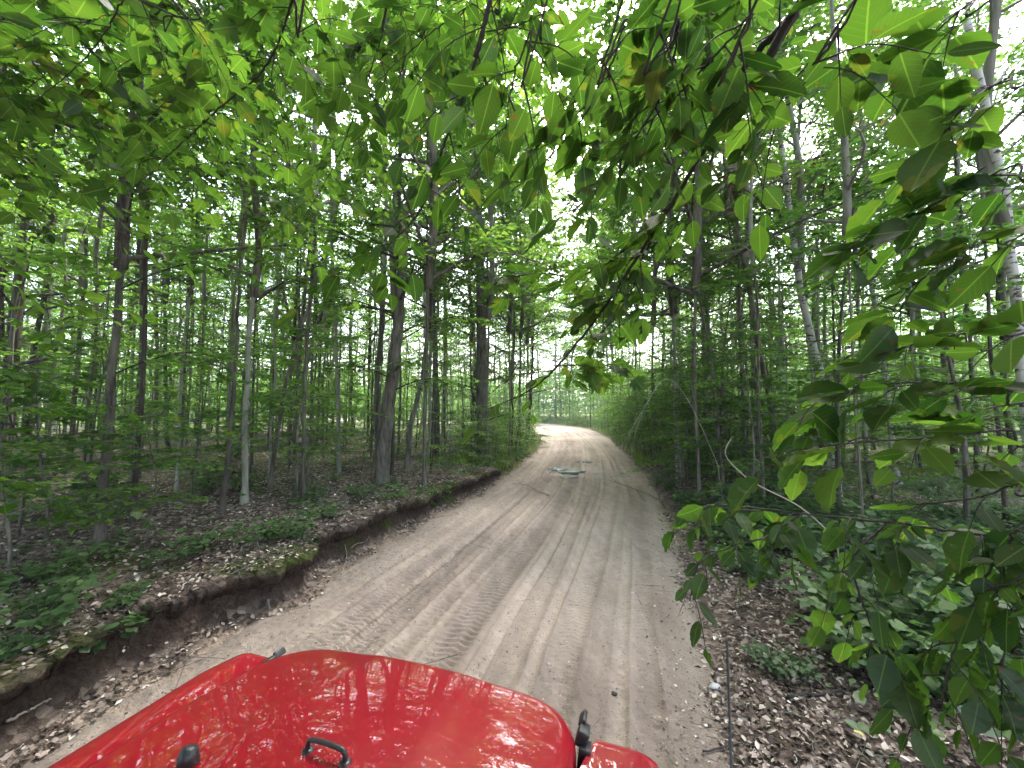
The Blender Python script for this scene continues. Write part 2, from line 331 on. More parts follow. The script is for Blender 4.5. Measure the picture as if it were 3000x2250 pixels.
tone = .5 + .4 * fbm(X * .7, Y * .7, 3, 11) + .36 * fbm(Sg * .22, (Tm + .1 * np.sin(Sg * .3)) * 7, 4, 12)
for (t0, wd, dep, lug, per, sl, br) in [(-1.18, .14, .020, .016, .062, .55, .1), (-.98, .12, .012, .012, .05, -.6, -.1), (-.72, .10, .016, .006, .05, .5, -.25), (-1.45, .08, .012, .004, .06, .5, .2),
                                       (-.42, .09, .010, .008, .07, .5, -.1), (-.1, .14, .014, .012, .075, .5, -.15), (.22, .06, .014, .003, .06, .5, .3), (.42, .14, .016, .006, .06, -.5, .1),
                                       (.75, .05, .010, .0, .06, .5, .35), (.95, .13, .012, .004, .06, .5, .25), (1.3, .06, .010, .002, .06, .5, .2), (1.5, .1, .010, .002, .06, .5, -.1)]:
    c0 = t0 + wig * (1 + .4 * sin(t0 * 9)) + .06 * np.sin(Sg * .23 + t0 * 5)
    q = (Tm - c0) / wd; mk = np.exp(-q ** 4)
    z -= 1.8 * dep * mk * (.7 + .3 * fade); z += dep * 1.1 * np.exp(-((np.abs(q) - 1.25) / .3) ** 2)
    irr = .012 * fbm(Sg * 4, Tm * 4, 2, 13)
    ph = ((Sg + irr) / per + np.abs(Tm - c0) * sl / per)
    patch = np.clip(1.2 + 2.2 * fbm(Sg * .5 + t0 * 7, Sg * 0, 2, 15), .4 if t0 < 0 else .15, 1)
    z += 2.5 * lug * mk * np.clip(np.sin(2 * pi * ph) * 3, -1, 1) * .5 * patch * fade * (.35 + .65 * np.abs(q) ** .7)
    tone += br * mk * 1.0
# damp patch where the puddles stand
pc = hit(1715, 1385); wet = 1 - sstep(.5, 1, np.hypot((X - pc[0]) / 1.4, (Y - pc[1]) / 2.4) + .5 * fbm(X * 1.5, Y * 1.5, 3, 19))
z += wet * (-.035 + .03 * fbm(X * 2.2, Y * 4.5, 3, 47)); tone = tone + .9 * fbm(X * 9, Y * 3, 3, 71) * .35
edge = sstep(.90, 1.0, np.abs(Tg)); z = z + .008 - .10 * edge
road_z = z
m, t = mat('dirt road'); tc = t.nodes.new('ShaderNodeTexCoord')
n1 = N(t, 'TexNoise', i_Scale=90.0, i_Detail=5.0, i_Roughness=.7); n2 = N(t, 'TexNoise', i_Scale=9.0, i_Detail=7.0, i_Roughness=.65); vo = N(t, 'TexVoronoi', i_Scale=55.0)
for n in (n1, n2, vo): L(t, tc.outputs['Object'], n.inputs['Vector'])
tn = attr(t, 'tone')
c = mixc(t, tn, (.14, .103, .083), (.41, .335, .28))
c = mixc(t, mathn(t, 'MULTIPLY', mathn(t, 'SUBTRACT', n2.outputs[0], .35), 1.1), c, (.12, .095, .078))
c = mixc(t, mathn(t, 'MULTIPLY', n1.outputs[0], .35), c, (.38, .33, .29))
sp = t.nodes.new('ShaderNodeSeparateColor'); L(t, vo.outputs['Color'], sp.inputs[0])
peb = mathn(t, 'MULTIPLY', mathn(t, 'GREATER_THAN', sp.outputs[0], .9), mathn(t, 'LESS_THAN', vo.outputs['Distance'], .42))
c = mixc(t, mathn(t, 'MULTIPLY', peb, .65), c, mixc(t, sp.outputs[1], (.07, .05, .04), (.16, .12, .09)))
c = mixc(t, mathn(t, 'MULTIPLY', attr(t, 'wet'), .6), c, (.09, .065, .05))
bs = N(t, 'BsdfPrincipled', i_Roughness=.9); L(t, c, bs.inputs['Base Color']); bs.inputs['Specular IOR Level'].default_value = .25
L(t, mathn(t, 'SUBTRACT', .92, mathn(t, 'MULTIPLY', attr(t, 'wet'), .45)), bs.inputs['Roughness'])
bp = N(t, 'Bump', i_Strength=.9, i_Distance=.02); L(t, mathn(t, 'ADD', n1.outputs[0], n2.outputs[0]), bp.inputs['Height']); L(t, bp.outputs[0], bs.inputs['Normal'])
o = t.nodes.new('ShaderNodeOutputMaterial'); L(t, bs.outputs[0], o.inputs[0]); M['road'] = m
ns, ntt = len(sg), len(tg); i = np.arange(ns - 1)[:, None] * ntt; j = np.arange(ntt - 1)[None]
Q = np.stack([i + j, i + j + 1, i + ntt + j + 1, i + ntt + j], -1).reshape(-1, 4)
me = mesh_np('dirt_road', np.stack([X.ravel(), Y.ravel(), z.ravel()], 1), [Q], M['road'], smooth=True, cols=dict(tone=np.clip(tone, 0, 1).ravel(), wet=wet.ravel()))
tag(link('dirt_road', me), 'sandy rutted dirt road bending left into the trees', 'road', kind='structure')

# puddles
m, t = mat('muddy water'); bs = N(t, 'BsdfPrincipled', i_Roughness=.2); bs.inputs['Base Color'].default_value = (.13, .135, .145, 1); bs.inputs['IOR'].default_value = 1.33
bs.inputs['Specular IOR Level'].default_value = 1.0
tc = t.nodes.new('ShaderNodeTexCoord'); n1 = N(t, 'TexNoise', i_Scale=6.0); L(t, tc.outputs['Object'], n1.inputs['Vector']); bp = N(t, 'Bump', i_Strength=.6, i_Distance=.02); L(t, n1.outputs[0], bp.inputs['Height']); L(t, bp.outputs[0], bs.inputs['Normal'])
o = t.nodes.new('ShaderNodeOutputMaterial'); L(t, bs.outputs[0], o.inputs[0]); M['water'] = m
for u, v, rx, ry, lb in [(1632, 1378, .30, .40, 'pale puddle at the left of the damp patch on the road'), (1672, 1386, .5, .36, 'widest puddle in the middle of the damp patch'), (1660, 1402, .32, .24, 'nearest puddle, shining strip in the wheel rut'), (1712, 1359, .36, .20, 'farthest thin puddle beyond the others')]:
    p = hit(u, v); th = np.linspace(0, 2 * pi, 48, endpoint=False); rr = 1 + .5 * fbm(np.cos(th) * 2 + u, np.sin(th) * 2, 3, 6)
    Vp = np.stack([np.cos(th) * rx * rr, np.sin(th) * ry * rr, np.zeros(48)], 1)
    Vb = Vp * [1, 1, 0] + [0, 0, -.03]
    ii = np.arange(48); me = mesh_np('puddle', np.vstack([Vp, Vb]), [ii[None], np.stack([ii, (ii + 48), (ii + 1) % 48 + 48, (ii + 1) % 48], 1)], M['water'])
    ob = link('puddle', me); ob.location = (p[0], p[1], .001); tag(ob, lb, 'puddle', 'puddles on the dirt road', 'structure')

# ------------------------------------------------------------------ leaf building
def tmpl_quad(wd=.34, fold=.05):
    V = np.array([(0, 0, 0), (wd, .42, fold), (0, 1, -.06), (-wd, .42, fold)]); return V, [np.array([(0, 1, 2), (0, 2, 3)])]
def tmpl_hex(wd=.36):
    V = np.array([(0, 0, 0), (wd * .8, .25, .04), (wd, .55, .05), (0, 1, -.08), (-wd, .55, .05), (-wd * .8, .25, .04), (0, .5, -.02)])
    return V, [np.array([(0, 1, 6), (1, 2, 6), (2, 3, 6), (3, 4, 6), (4, 5, 6), (5, 0, 6)])]
def tmpl_maple(hi=False):
    if hi: o = [(0, 0), (.12, .04), (.30, -.06), (.28, .1), (.42, .16), (.52, .34), (.38, .34), (.40, .44), (.56, .66), (.40, .62), (.30, .60), (.20, .56), (.24, .74), (.12, .80), (0, 1.02)]
    else: o = [(0, 0), (.3, -.04), (.26, .16), (.54, .42), (.30, .48), (.38, .68), (.17, .62), (0, 1)]
    out = o + [(-a, b) for a, b in o[-2:0:-1]]
    V = [(a, b, .10 * abs(a) - .12 * max(0, b - .5) ** 2 * 2) for a, b in out] + [(0, .38, -.02)]
    n = len(out); return np.array(V, float), [np.array([(i, (i + 1) % n, n) for i in range(n)])]
def tmpl_oval(serr=True):
    n = 13; V = []; 
    ys = np.linspace(0, 1, n)
    wds = .315 * np.sin(pi * ys ** .84) ** .8 * (1 - .1 * ys); wds[0] = 0; wds[-1] = 0
    mid = [(0, y, -.02 - .12 * y * y) for y in ys]
    rt = [(wd + (.012 if serr and i % 2 else -.006) * (0 < i < n - 1), y + (.015 if i % 2 else 0), .20 * wd - .12 * y * y + .02 * sin(i * 2.4)) for i, (wd, y) in enumerate(zip(wds, ys))]
    lt = [(-a, b, c2 + .012 * sin(b * 13)) for a, b, c2 in rt]
    V = np.array(mid + rt + lt, float); q = []
    for i in range(n - 1): q.append((i, n + i, n + i + 1, i + 1)); q.append((i, i + 1, 2 * n + i + 1, 2 * n + i))
    return V, [np.array(q)]
TM = dict(lit=tmpl_hex(.25), quad=tmpl_quad(), hex=tmpl_hex(), maple=tmpl_maple(), maple_hi=tmpl_maple(True), oval=tmpl_oval())

class Leaves:
    def __init__(s): s.P = []; s.T = []; s.N = []; s.S = []
    def add(s, P, T, Nn, Sz): s.P.append(P); s.T.append(T); s.N.append(Nn); s.S.append(np.broadcast_to(Sz, (len(P),)))
    def mesh(s, name, tm, m, rng, uv=False, var=None, wj=.2):
        P = np.concatenate(s.P); T = norm(np.concatenate(s.T)); Nn = np.concatenate(s.N); Sz = np.concatenate(s.S)
        Xa = norm(np.cross(T, Nn)); Za = np.cross(Xa, T); V0, F0 = TM[tm]; k = len(V0); n = len(P)
        wx = 1 + rng.uniform(-wj, wj, n); bend = rng.uniform(-.5, 2.2, n)
        V = P[:, None] + Sz[:, None, None] * (Xa[:, None] * (V0[None, :, 0:1] * wx[:, None, None]) + T[:, None] * V0[None, :, 1:2] + Za[:, None] * V0[None, :, 2:3] * bend[:, None, None])
        polys = [(f[None] + (np.arange(n) * k)[:, None, None]).reshape(-1, f.shape[1]) for f in F0]
        vr = rng.random(n) if var is None else var
        return mesh_np(name, V.reshape(-1, 3), polys, m, var=np.repeat(vr, k), uv=np.tile(V0[:, :2], (n, 1)) if uv else None, smooth=(tm in ('oval', 'maple_hi')))
UP = np.array([0, 0, 1.])
def spray(LV, rng, o, d, Ln, n, size, droop=.25, nj=.3, flat=1.0):
    """a flat twig of alternate leaves"""
    d = norm(np.asarray(d, float)); lat = norm(np.cross(d, UP)); tt = np.linspace(.12, 1, n) + rng.uniform(-.04, .04, n)
    P = o + d * (Ln * tt)[:, None] - UP * (droop * Ln * tt ** 2)[:, None]
    sg = np.where(np.arange(n) % 2, 1, -1) * rng.uniform(.5, 1.1, n); sg[-1] *= .1
    T = d * rng.uniform(.3, .9, n)[:, None] + lat * sg[:, None] + UP * rng.uniform(-.45, .1, n)[:, None]
    P = P + norm(T) * (size * .35) + rng.normal(0, size * .25, (n, 3)) * [1, 1, .6]
    Nn = UP * flat + rng.normal(0, nj, (n, 3)); LV.add(P, T, Nn, size * rng.uniform(.65, 1.2, n))

def rdir(rng, az, el): return np.array([cos(az) * cos(el), sin(az) * cos(el), sin(el)])

def lib_canopy(seed, H=9.0, Rad=2.6, size=.115, nl=26, dens=1.0, bark='bark_grey', leaf='leaf_canopy', tm='quad'):
    """crown whose origin is the crown base on the stem: branches mesh + leaves mesh"""
    rng = np.random.default_rng(seed); tb = Tubes(); LV = Leaves()
    ph = rng.uniform(0, 6); stem = np.array([[.10 * sin(ph + k), .10 * cos(ph * 1.3 + k * 1.1), k * H / 7] for k in range(8)]); stem[0] = 0
    tb.add(catmull(stem, 15), np.linspace(.085, .012, 15), 6)
    nb = int(20 * dens); sm = catmull(stem, 60)
    for b in range(nb):
        f = (b + rng.random()) / nb; o = sm[int(f * 57)]; az = b * 2.399 + rng.uniform(-.5, .5); el = radians(rng.uniform(10, 35) + 35 * f)
        ln = Rad * (1 - .55 * f) * (.65 + .6 * rng.random()) * (.75 + .5 * min(1, f * 3))
        d = rdir(rng, az, el); e1 = o + d * ln * .55 + rng.normal(0, .12, 3); e2 = o + d * ln + np.array([0, 0, -.12 * ln]) + rng.normal(0, .18, 3)
        pth = catmull([o, e1, e2], 7); tb.add(pth, np.linspace(.035 * (1.2 - f), .006, 7), 4, False)
        for q in range(int(9 + 5 * rng.random())):
            g = rng.uniform(.25, 1); p = pth[min(6, int(g * 6.9))]; a2 = az + rng.choice([-1, 1]) * rng.uniform(.2, 1.5); sl = rng.uniform(.45, 1.0) * (1.1 - .3 * f)
            dd = rdir(rng, a2, rng.uniform(-.25, .5)); spray(LV, rng, p, dd, sl, nl, size, .2, .45)
            tb.add(np.array([p, p + dd * sl * .9 - UP * .12 * sl]), [.007, .003], 3, False)
    return tb.mesh('canopy_branches', M[bark]), LV.mesh('canopy_crown', tm, M[leaf], rng)

def lib_bole(seed, H, r0, r1, bark, bend=.12):
    rng = np.random.default_rng(seed); tb = Tubes(); n = 9
    P = np.array([[bend * sin(k * .7 + seed) * k / n, bend * cos(k * .9 + seed) * k / n, H * k / (n - 1)] for k in range(n)]); P[:, :2] -= P[0, :2]
    Pc = catmull(P, 24); Pc[0, 2] -= .3; rr = np.linspace(r0, r1, 24); rr[:3] *= [1.45, 1.25, 1.08]; tb.add(Pc, rr, 9); return tb.mesh('tree_bole', M[bark]), P[-1]

def lib_sapling(seed, H, Rad, size=.10, nb=16, tm='maple', leaf='leaf_under', base=.25, sub=6, nl=11, bark='bark_grey'):
    rng = np.random.default_rng(seed); tb = Tubes(); LV = Leaves(); ph = rng.uniform(0, 6); lean = rng.uniform(-.1, .1, 2)
    stem = np.array([[H * lean[0] * k / 6 + .05 * sin(ph + k * 1.3), H * lean[1] * k / 6 + .05 * cos(ph + k), k * H / 6] for k in range(7)]); stem[:, :2] -= stem[0, :2]; stem[0, 2] = -.1
    tb.add(catmull(stem, 16), np.linspace(.010 + .0055 * H, .004, 16), 6); sm = catmull(stem, 60)
    for b in range(nb):
        f = base + (1 - base) * (b + rng.random()) / nb; o = sm[min(59, int(f * 59))]; az = b * 2.399 + rng.uniform(-.6, .6); el = radians(rng.uniform(-5, 25) + 30 * max(0, f - .6))
        ln = Rad * (1.15 - .8 * abs(f - .5)) * rng.uniform(.6, 1.15); d = rdir(rng, az, el)
        pth = catmull([o, o + d * ln * .5 + UP * .05 * ln, o + d * ln - UP * .10 * ln], 6); tb.add(pth, np.linspace(.004 + .0016 * H, .003, 6), 4, False)
        for q in range(sub):
            p = pth[min(5, int((.3 + .7 * q / sub) * 5.9))]; a2 = az + (1 if q % 2 else -1) * rng.uniform(.3, 1.1); sl = rng.uniform(.25, .6) * min(1, Rad)
            dd = rdir(rng, a2, rng.uniform(-.15, .2)); spray(LV, rng, p, dd, sl, nl, size, .18, .22, 1.0); tb.add(np.array([p, p + dd * sl * .9 - UP * .1 * sl]), [.004, .002], 3, False)
    return tb.mesh('sapling_stem', M[bark]), LV.mesh('sapling_foliage', tm, M[leaf], rng)

def lib_plant(seed, H, n, size, tm, leaf='leaf_low'):
    rng = np.random.default_rng(seed); tb = Tubes(); LV = Leaves()
    for k in range(n):
        az = rng.uniform(0, 6.3); d = rdir(rng, az, rng.uniform(.6, 1.4)); ln = H * rng.uniform(.6, 1.1)
        pth = catmull([np.zeros(3), d * ln * .6, d * ln + rdir(rng, az, 0) * .15 * H], 6); pth[0, 2] -= .04; tb.add(pth, np.linspace(.0035, .0015, 6), 3, False)
        for q in range(3): spray(LV, rng, pth[2 + q], rdir(rng, az + rng.uniform(-1.6, 1.6), rng.uniform(-.1, .5)), H * .38, 6, size, .2, .3)
    return tb.mesh('plant_stem', M['twig']), LV.mesh('plant_leaves', tm, M[leaf], rng)

CANF = [lib_canopy(150 + k, H=9, Rad=3.0, nl=28, size=.12, dens=1.65) for k in range(3)]
CAN = [lib_canopy(100 + k, H=8 + k % 3, Rad=2.5 + .25 * (k % 3), bark=['bark_grey', 'bark_dark', 'bark_pale'][k % 3], nl=20, size=.105) for k in range(5)]
THIN = [lib_canopy(200 + k, H=8, Rad=1.7, dens=.62, nl=17, bark='bark_pale', size=.085) for k in range(3)]
DEAD = lib_canopy(300, H=3.6, Rad=1.5, dens=.5, nl=8, bark='bark_dark', leaf='dead_leaf', size=.08)
SAP = [lib_sapling(400 + k, H=[2.2, 3.2, 4.4, 5.5, 3.6, 6.5][k], Rad=[.8, 1.1, 1.4, 1.6, 1.3, 1.7][k], size=[.10, .11, .10, .10, .095, .10][k], nb=[13, 18, 24, 28, 20, 32][k], base=[.25, .22, .12, .10, .15, .10][k]) for k in range(6)]
SAPO = [lib_sapling(450 + k, H=[3, 4.8, 2.0][k], Rad=[1.0, 1.4, .8][k], size=.085, nb=[16, 22, 13][k], tm='hex', nl=14) for k in range(3)]
SHR = [lib_sapling(480 + k, H=1.3 + .3 * k, Rad=.7, size=.065, nb=16, tm='hex', base=.08, nl=12, leaf='leaf_under') for k in range(3)]
PLT = [lib_plant(500 + k, [.28, .4, .5, .2][k], [6, 9, 11, 5][k], [.07, .075, .085, .06][k], ['hex', 'maple', 'hex', 'maple'][k]) for k in range(4)]

def make_tree(x, y, hb, r0, var, name='tree', rz=0., scl=1., bark='bark_grey', label='', group=None, cat='tree', lib=None, bole=None):
    root = empty(name, (x, y, gz(x, y)), rz); tag(root, label, cat, group)
    me, top = bole; b = link('trunk', me, root); b.scale = (r0 / .1, r0 / .1, hb / 5.0)
    lx, cr = lib; tp = (top[0] * r0 / .1, top[1] * r0 / .1, top[2] * hb / 5.0 - .02)
    for nm, mm in (('branches', lx), ('crown', cr)):
        o = link(nm, mm, root, tp); o.scale = (scl, scl, scl)
    return root
BOLES = [lib_bole(600 + k, 5.0, .1, .085, bk) for k, bk in enumerate(['bark_grey', 'bark_dark', 'bark_grey', 'bark_pale', 'bark_birch', 'bark_dark'])]

# ------------------------------------------------------------------ trees traced one by one
BR = []
def traced(name, pts, wpx, label, bark, dist=None, wtop=None, H=9.0, crown=None, cs=1.0, cat='tree', lean=None, flare=1.5, sides=12):
    if dist is None:
        p0 = hit(*pts[0]); dist = p0[1]
    else: p0 = at(pts[0][0], pts[0][1], dist); 
    g = gz(p0[0], p0[1]); base = np.array([p0[0], p0[1], g])
    P = [at(u, v, dist) for u, v in pts]; P[0] = at(*pts[0], dist); P[0][2] = g if abs(P[0][2] - g) < .25 else P[0][2]
    P = [p for p in P]
    if P[0][2] > g + .1: P.insert(0, np.array([P[0][0] + (P[0][0] - P[1][0]) * .5, P[0][1], g]))
    P[0][2] = g
    d = norm(P[-1] - P[-2]); d = norm(d + np.array([0, 0, .6]))
    zt = P[-1][2]
    if zt < H: P.append(P[-1] + d * (H - zt) / d[2])
    base = np.array([P[0][0], P[0][1], g]); P = np.array(P) - base; P[0, 2] -= .25
    ca = 1 / math.hypot(1, (pts[0][0] - 1500) / F); r0 = ca * wpx * dist / F / 2; r1 = ca * (wtop or wpx * .7) * dist / F / 2; n = 40
    Pc = catmull(P, n); Pc += np.stack([.012 * np.sin(np.arange(n) * .9 + pts[0][0]), 0 * Pc[:, 0], 0 * Pc[:, 0]], 1)
    zz = np.clip(Pc[:, 2] / max(1e-3, P[-1, 2]), 0, 1); rr = r0 + (r1 * .75 - r0) * zz; rr *= 1 + (flare - 1) * np.exp(-np.clip(Pc[:, 2], 0, 9) / .12)
    rr *= 1 + .04 * np.sin(np.arange(n) * 2.1)
    root = empty(name, base); tag(root, label, cat); tb = Tubes(); tb.add(Pc, rr, sides); link('trunk', tb.mesh('traced_trunk', M[bark]), root)
    if crown is not None:
        tp = Pc[int(np.argmin(np.abs(Pc[:, 2] - Pc[-1, 2] * .58)))] if Pc[-1, 2] > 5 else Pc[-1] - [0, 0, .1]
        for nm, mm in (('branches', crown[0]), ('crown', crown[1])):
            o = link(nm, mm, root, tp); o.scale = (cs,) * 3; o.rotation_euler = (0, 0, pts[0][0] * .37)
    BR.append((root, Pc, base)); return root, Pc, base
def limb(T, f, d, ln, r, leaves=True, size=.10, tm='maple', ns=8, up=.1):
    """a named side branch with foliage on a traced tree"""
    root, Pc, base = T; rng = np.random.default_rng(int(f * 1000) + int(abs(base[0]) * 100)); o = Pc[int(f * (len(Pc) - 1))]; d = norm(np.array(d, float))
    pth = catmull([o, o + d * ln * .35 + UP * up * ln, o + d * ln * .7 + UP * up * ln * 1.2, o + d * ln + rng.normal(0, .05, 3)], 12)
    tb = Tubes(); tb.add(pth, np.linspace(r, .004, 12), 6); LV = Leaves()
    for q in range(ns):
        p = pth[min(11, int((.3 + .7 * q / ns) * 11.9))]; az = math.atan2(d[1], d[0]) + (1 if q % 2 else -1) * rng.uniform(.2, 1.1); sl = rng.uniform(.3, .6)
        dd = rdir(rng, az, rng.uniform(-.15, .2)); spray(LV, rng, p, dd, sl, 12, size, .2, .22); tb.add(np.array([p, p + dd * sl - UP * .1 * sl]), [.004, .002], 3, False)
    b = link('branch', tb.mesh('side_branch', M['twig']), root)
    if leaves: link('foliage', LV.mesh('branch_leaves', tm, M['leaf_under'], rng), b)

T1 = traced('tree', [(290, 1590), (318, 1250), (345, 900), (372, 640), (400, 300)], 36, 'grey ringed trunk rising from the litter near the left edge, left side', 'bark_grey', H=6.2, crown=CAN[0], cs=.8)
for f, d, ln in [(.45, (1, -.1, .1), 1.5), (.5, (-1, .2, .1), 1.4), (.6, (.7, -.6, .1), 1.5), (.62, (-.6, -.5, .1), 1.5), (.75, (1, .1, .2), 1.7), (.8, (-1, -.2, .1), 1.6), (.88, (.4, -.9, .1), 1.7), (.3, (.9, .5, .3), 1.0)]: limb(T1, f, d, ln, .012)
traced('tree', [(68, 1315), (90, 1080), (140, 800), (150, 600), (160, 300)], 24, 'dark leaning trunk at the far left edge of the photo', 'bark_dark', H=8, crown=CAN[1])
traced('tree', [(215, 1215), (240, 900), (262, 600)], 20, 'dark thin trunk seen just left of the nearest grey ringed trunk', 'bark_dark', dist=9.5, H=8, crown=CAN[2])
traced('tree', [(488, 1240), (482, 900), (478, 600)], 15, 'straight blackish trunk between the grey ringed trunk and the forked pale tree', 'bark_dark', dist=12, H=9, crown=CAN[0])
traced('tree', [(530, 1240), (547, 980), (562, 700)], 13, 'reddish brown slim trunk just right of the straight blackish trunk', 'bark_dark', dist=12.5, H=9, crown=CAN[1])
traced('tree', [(455, 1225), (460, 1040), (455, 800)], 15, 'grey mid distance trunk left of the straight blackish trunk', 'bark_grey', dist=14, H=9, crown=CAN[2])
traced('tree', [(648, 1505), (672, 1290), (690, 1050), (700, 850)], 17, 'thin brown sapling trunk footed beside the pale forked tree', 'bark_dark', H=4.2, crown=SAP[2], cs=.9)
T8 = traced('tree', [(716, 1475), (722, 1150), (738, 900), (757, 770), (775, 560)], 20, 'pale grey tree forking into a long curved limb on the left side', 'bark_pale', H=6.5, crown=CAN[3], cs=.8)
limb(T8, .42, (1, .2, .5), 1.6, .016, up=.12); limb(T8, .6, (-1, 0, .2), 1.3, .012); limb(T8, .7, (.8, -.6, .1), 1.4, .012)
traced('tree', [(788, 1430), (828, 1170), (870, 1000), (915, 860), (960, 700)], 13, 'thin trunk leaning to the right, left of the tall thin pale pole', 'bark_grey', H=6.0, crown=SAP[3])
traced('tree', [(996, 1385), (985, 1000), (975, 800), (968, 500), (965, 200)], 13, 'tall thin pale pole of a tree on the left bank', 'bark_pale', H=7.5, crown=THIN[0])
traced('tree', [(862, 1275), (885, 1130), (930, 950), (985, 850)], 18, 'grey trunk leaning right in the clump behind the left bank', 'bark_grey', dist=12, H=6, crown=CAN[3], cs=.7)
traced('tree', [(890, 1275), (880, 1150), (850, 950), (820, 800)], 12, 'thin trunk leaning left out of the clump behind the left bank', 'bark_grey', dist=12.4, H=6, crown=CAN[4], cs=.7)
TM_ = traced('tree', [(1112, 1415), (1128, 1260), (1147, 1120), (1166, 950), (1180, 760), (1188, 600)], 46, 'thick brown trunk standing by the bank left of the road', 'bark_grey', wtop=33, H=6.6, crown=CAN[4], cs=.9, flare=1.35, sides=16)
for f, d, ln in [(.38, (.9, -.3, .1), 1.5), (.42, (-.7, -.7, .1), 1.3), (.46, (.6, -.8, 0), 1.3), (.55, (1, .1, .3), 2.0), (.62, (-1, -.1, .2), 1.7), (.72, (1, -.3, .4), 2.2), (.8, (-.8, -.5, .2), 2.0)]: limb(TM_, f, d, ln, .020, ns=10)
traced('tree', [(1148, 1395), (1153, 1150), (1157, 900), (1160, 700)], 11, 'thin black trunk pressed close behind the thick brown trunk', 'bark_dark', H=7, crown=THIN[1])
traced('tree', [(1190, 1385), (1205, 1240), (1235, 1120), (1262, 900)], 17, 'mid sized brown trunk leaning right beside the thick brown trunk', 'bark_grey', H=6.5, crown=CAN[1], cs=.8)
traced('sapling', [(1260, 1388), (1268, 1230), (1300, 1100)], 5, 'single thin sapling stem standing right of the thick brown trunk', 'bark_dark', H=2.6, crown=SAPO[2], cs=.8, cat='sapling')
traced('tree', [(1090, 1275), (1108, 1080), (1118, 850)], 13, 'grey trunk deep behind and left of the thick brown trunk', 'bark_grey', dist=16, H=8, crown=CAN[2])
traced('tree', [(1280, 1285), (1278, 1150), (1270, 900)], 20, 'dark trunk in shade between the thick brown trunk and the big straight tree', 'bark_dark', dist=15, H=9, crown=CAN[0])
TB = traced('tree', [(1412, 1315), (1410, 1100), (1408, 850), (1400, 600), (1396, 400)], 34, 'big straight grey trunk with leaves round its foot near the bend', 'bark_grey', dist=14.5, wtop=28, H=9.5, crown=CAN[3], cs=1.1, sides=14)
for f, d, ln in [(.3, (.9, -.3, .1), 1.9), (.36, (-.8, -.5, .1), 1.6), (.46, (1, -.1, .2), 2.2), (.25, (.3, -1, .1), 1.5), (.55, (-.9, -.3, .3), 2), (.6, (.9, -.4, .2), 2.4)]: limb(TB, f, d, ln, .024, ns=11, size=.11)
traced('tree', [(1543, 1297), (1555, 1160), (1563, 950), (1568, 800)], 9, 'dark slim leaning trunk right at the road edge by the bend', 'bark_dark', H=8.5, crown=THIN[2])
traced('tree', [(1300, 1235), (1305, 1000), (1300, 700)], 15, 'pale twin trunk far behind the thick brown trunk', 'bark_pale', dist=19, H=9, crown=CAN[1])
TR1 = traced('tree', [(2318, 1440), (2271, 1270), (2248, 1134), (2221, 1010), (2199, 872), (2172, 730), (2130, 520), (2110, 350)], 21, 'slim grey trunk leaning left, left of the banded birch', 'bark_grey', H=7.0, crown=THIN[0])
for f, d, ln in [(.4, (-.8, -.5, .1), 1.2), (.5, (.9, -.3, .1), 1.3), (.6, (-1, .1, .2), 1.4)]: limb(TR1, f, d, ln, .010, size=.085, tm='hex')
traced('birch_tree', [(2447, 1400), (2420, 1200), (2390, 1040), (2362, 930), (2342, 830), (2325, 700), (2300, 520), (2280, 330)], 29, 'white barked birch leaning left with dark bands, middle of the right side', 'bark_birch', dist=8.0, wtop=24, H=8.5, crown=THIN[1])
traced('birch_tree', [(2620, 1350), (2585, 1050), (2560, 880), (2540, 750), (2500, 580), (2480, 480), (2450, 300)], 23, 'thinner birch seen right of the banded birch, behind the near leaves', 'bark_birch', dist=9.5, H=9, crown=THIN[2])
traced('birch_tree', [(3040, 1500), (3010, 1250), (2990, 1000), (2962, 760), (2938, 550), (2893, 350), (2862, 200), (2830, 60)], 50, 'largest white birch at the right edge of the photo', 'bark_birch', dist=5.2, wtop=44, H=6.5, crown=THIN[0], sides=16)
traced('tree', [(1998, 1385), (1982, 1150), (1975, 1000), (1965, 760), (1955, 600)], 15, 'first pale trunk on the right of the road, half hidden in shrubs', 'bark_pale', dist=11.5, H=8.5, crown=THIN[1])
traced('tree', [(2068, 1330), (2060, 1000), (2052, 700)], 12, 'slender grey trunk between the first pale trunk and the leaning grey trunk', 'bark_grey', dist=13, H=9, crown=THIN[2])
traced('tree', [(2860, 1330), (2850, 1150), (2838, 950), (2820, 700)], 18, 'dark trunk left of the largest white birch', 'bark_dark', dist=8.5, H=8, crown=CAN[2], cs=.8)
traced('tree', [(2545, 1400), (2534, 1290), (2520, 1000), (2505, 700)], 17, 'grey trunk under the thinner birch', 'bark_grey', dist=9, H=8, crown=CAN[3], cs=.7)
traced('tree', [(2790, 1290), (2770, 1180), (2760, 900)], 24, 'dark thick trunk deep in the right hand woods', 'bark_dark', dist=12, H=9, crown=CAN[4])
traced('tree', [(2690, 1320), (2680, 1100), (2665, 800)], 14, 'thin dark trunk behind the near leaves on the right', 'bark_dark', dist=11, H=8, crown=CAN[1])
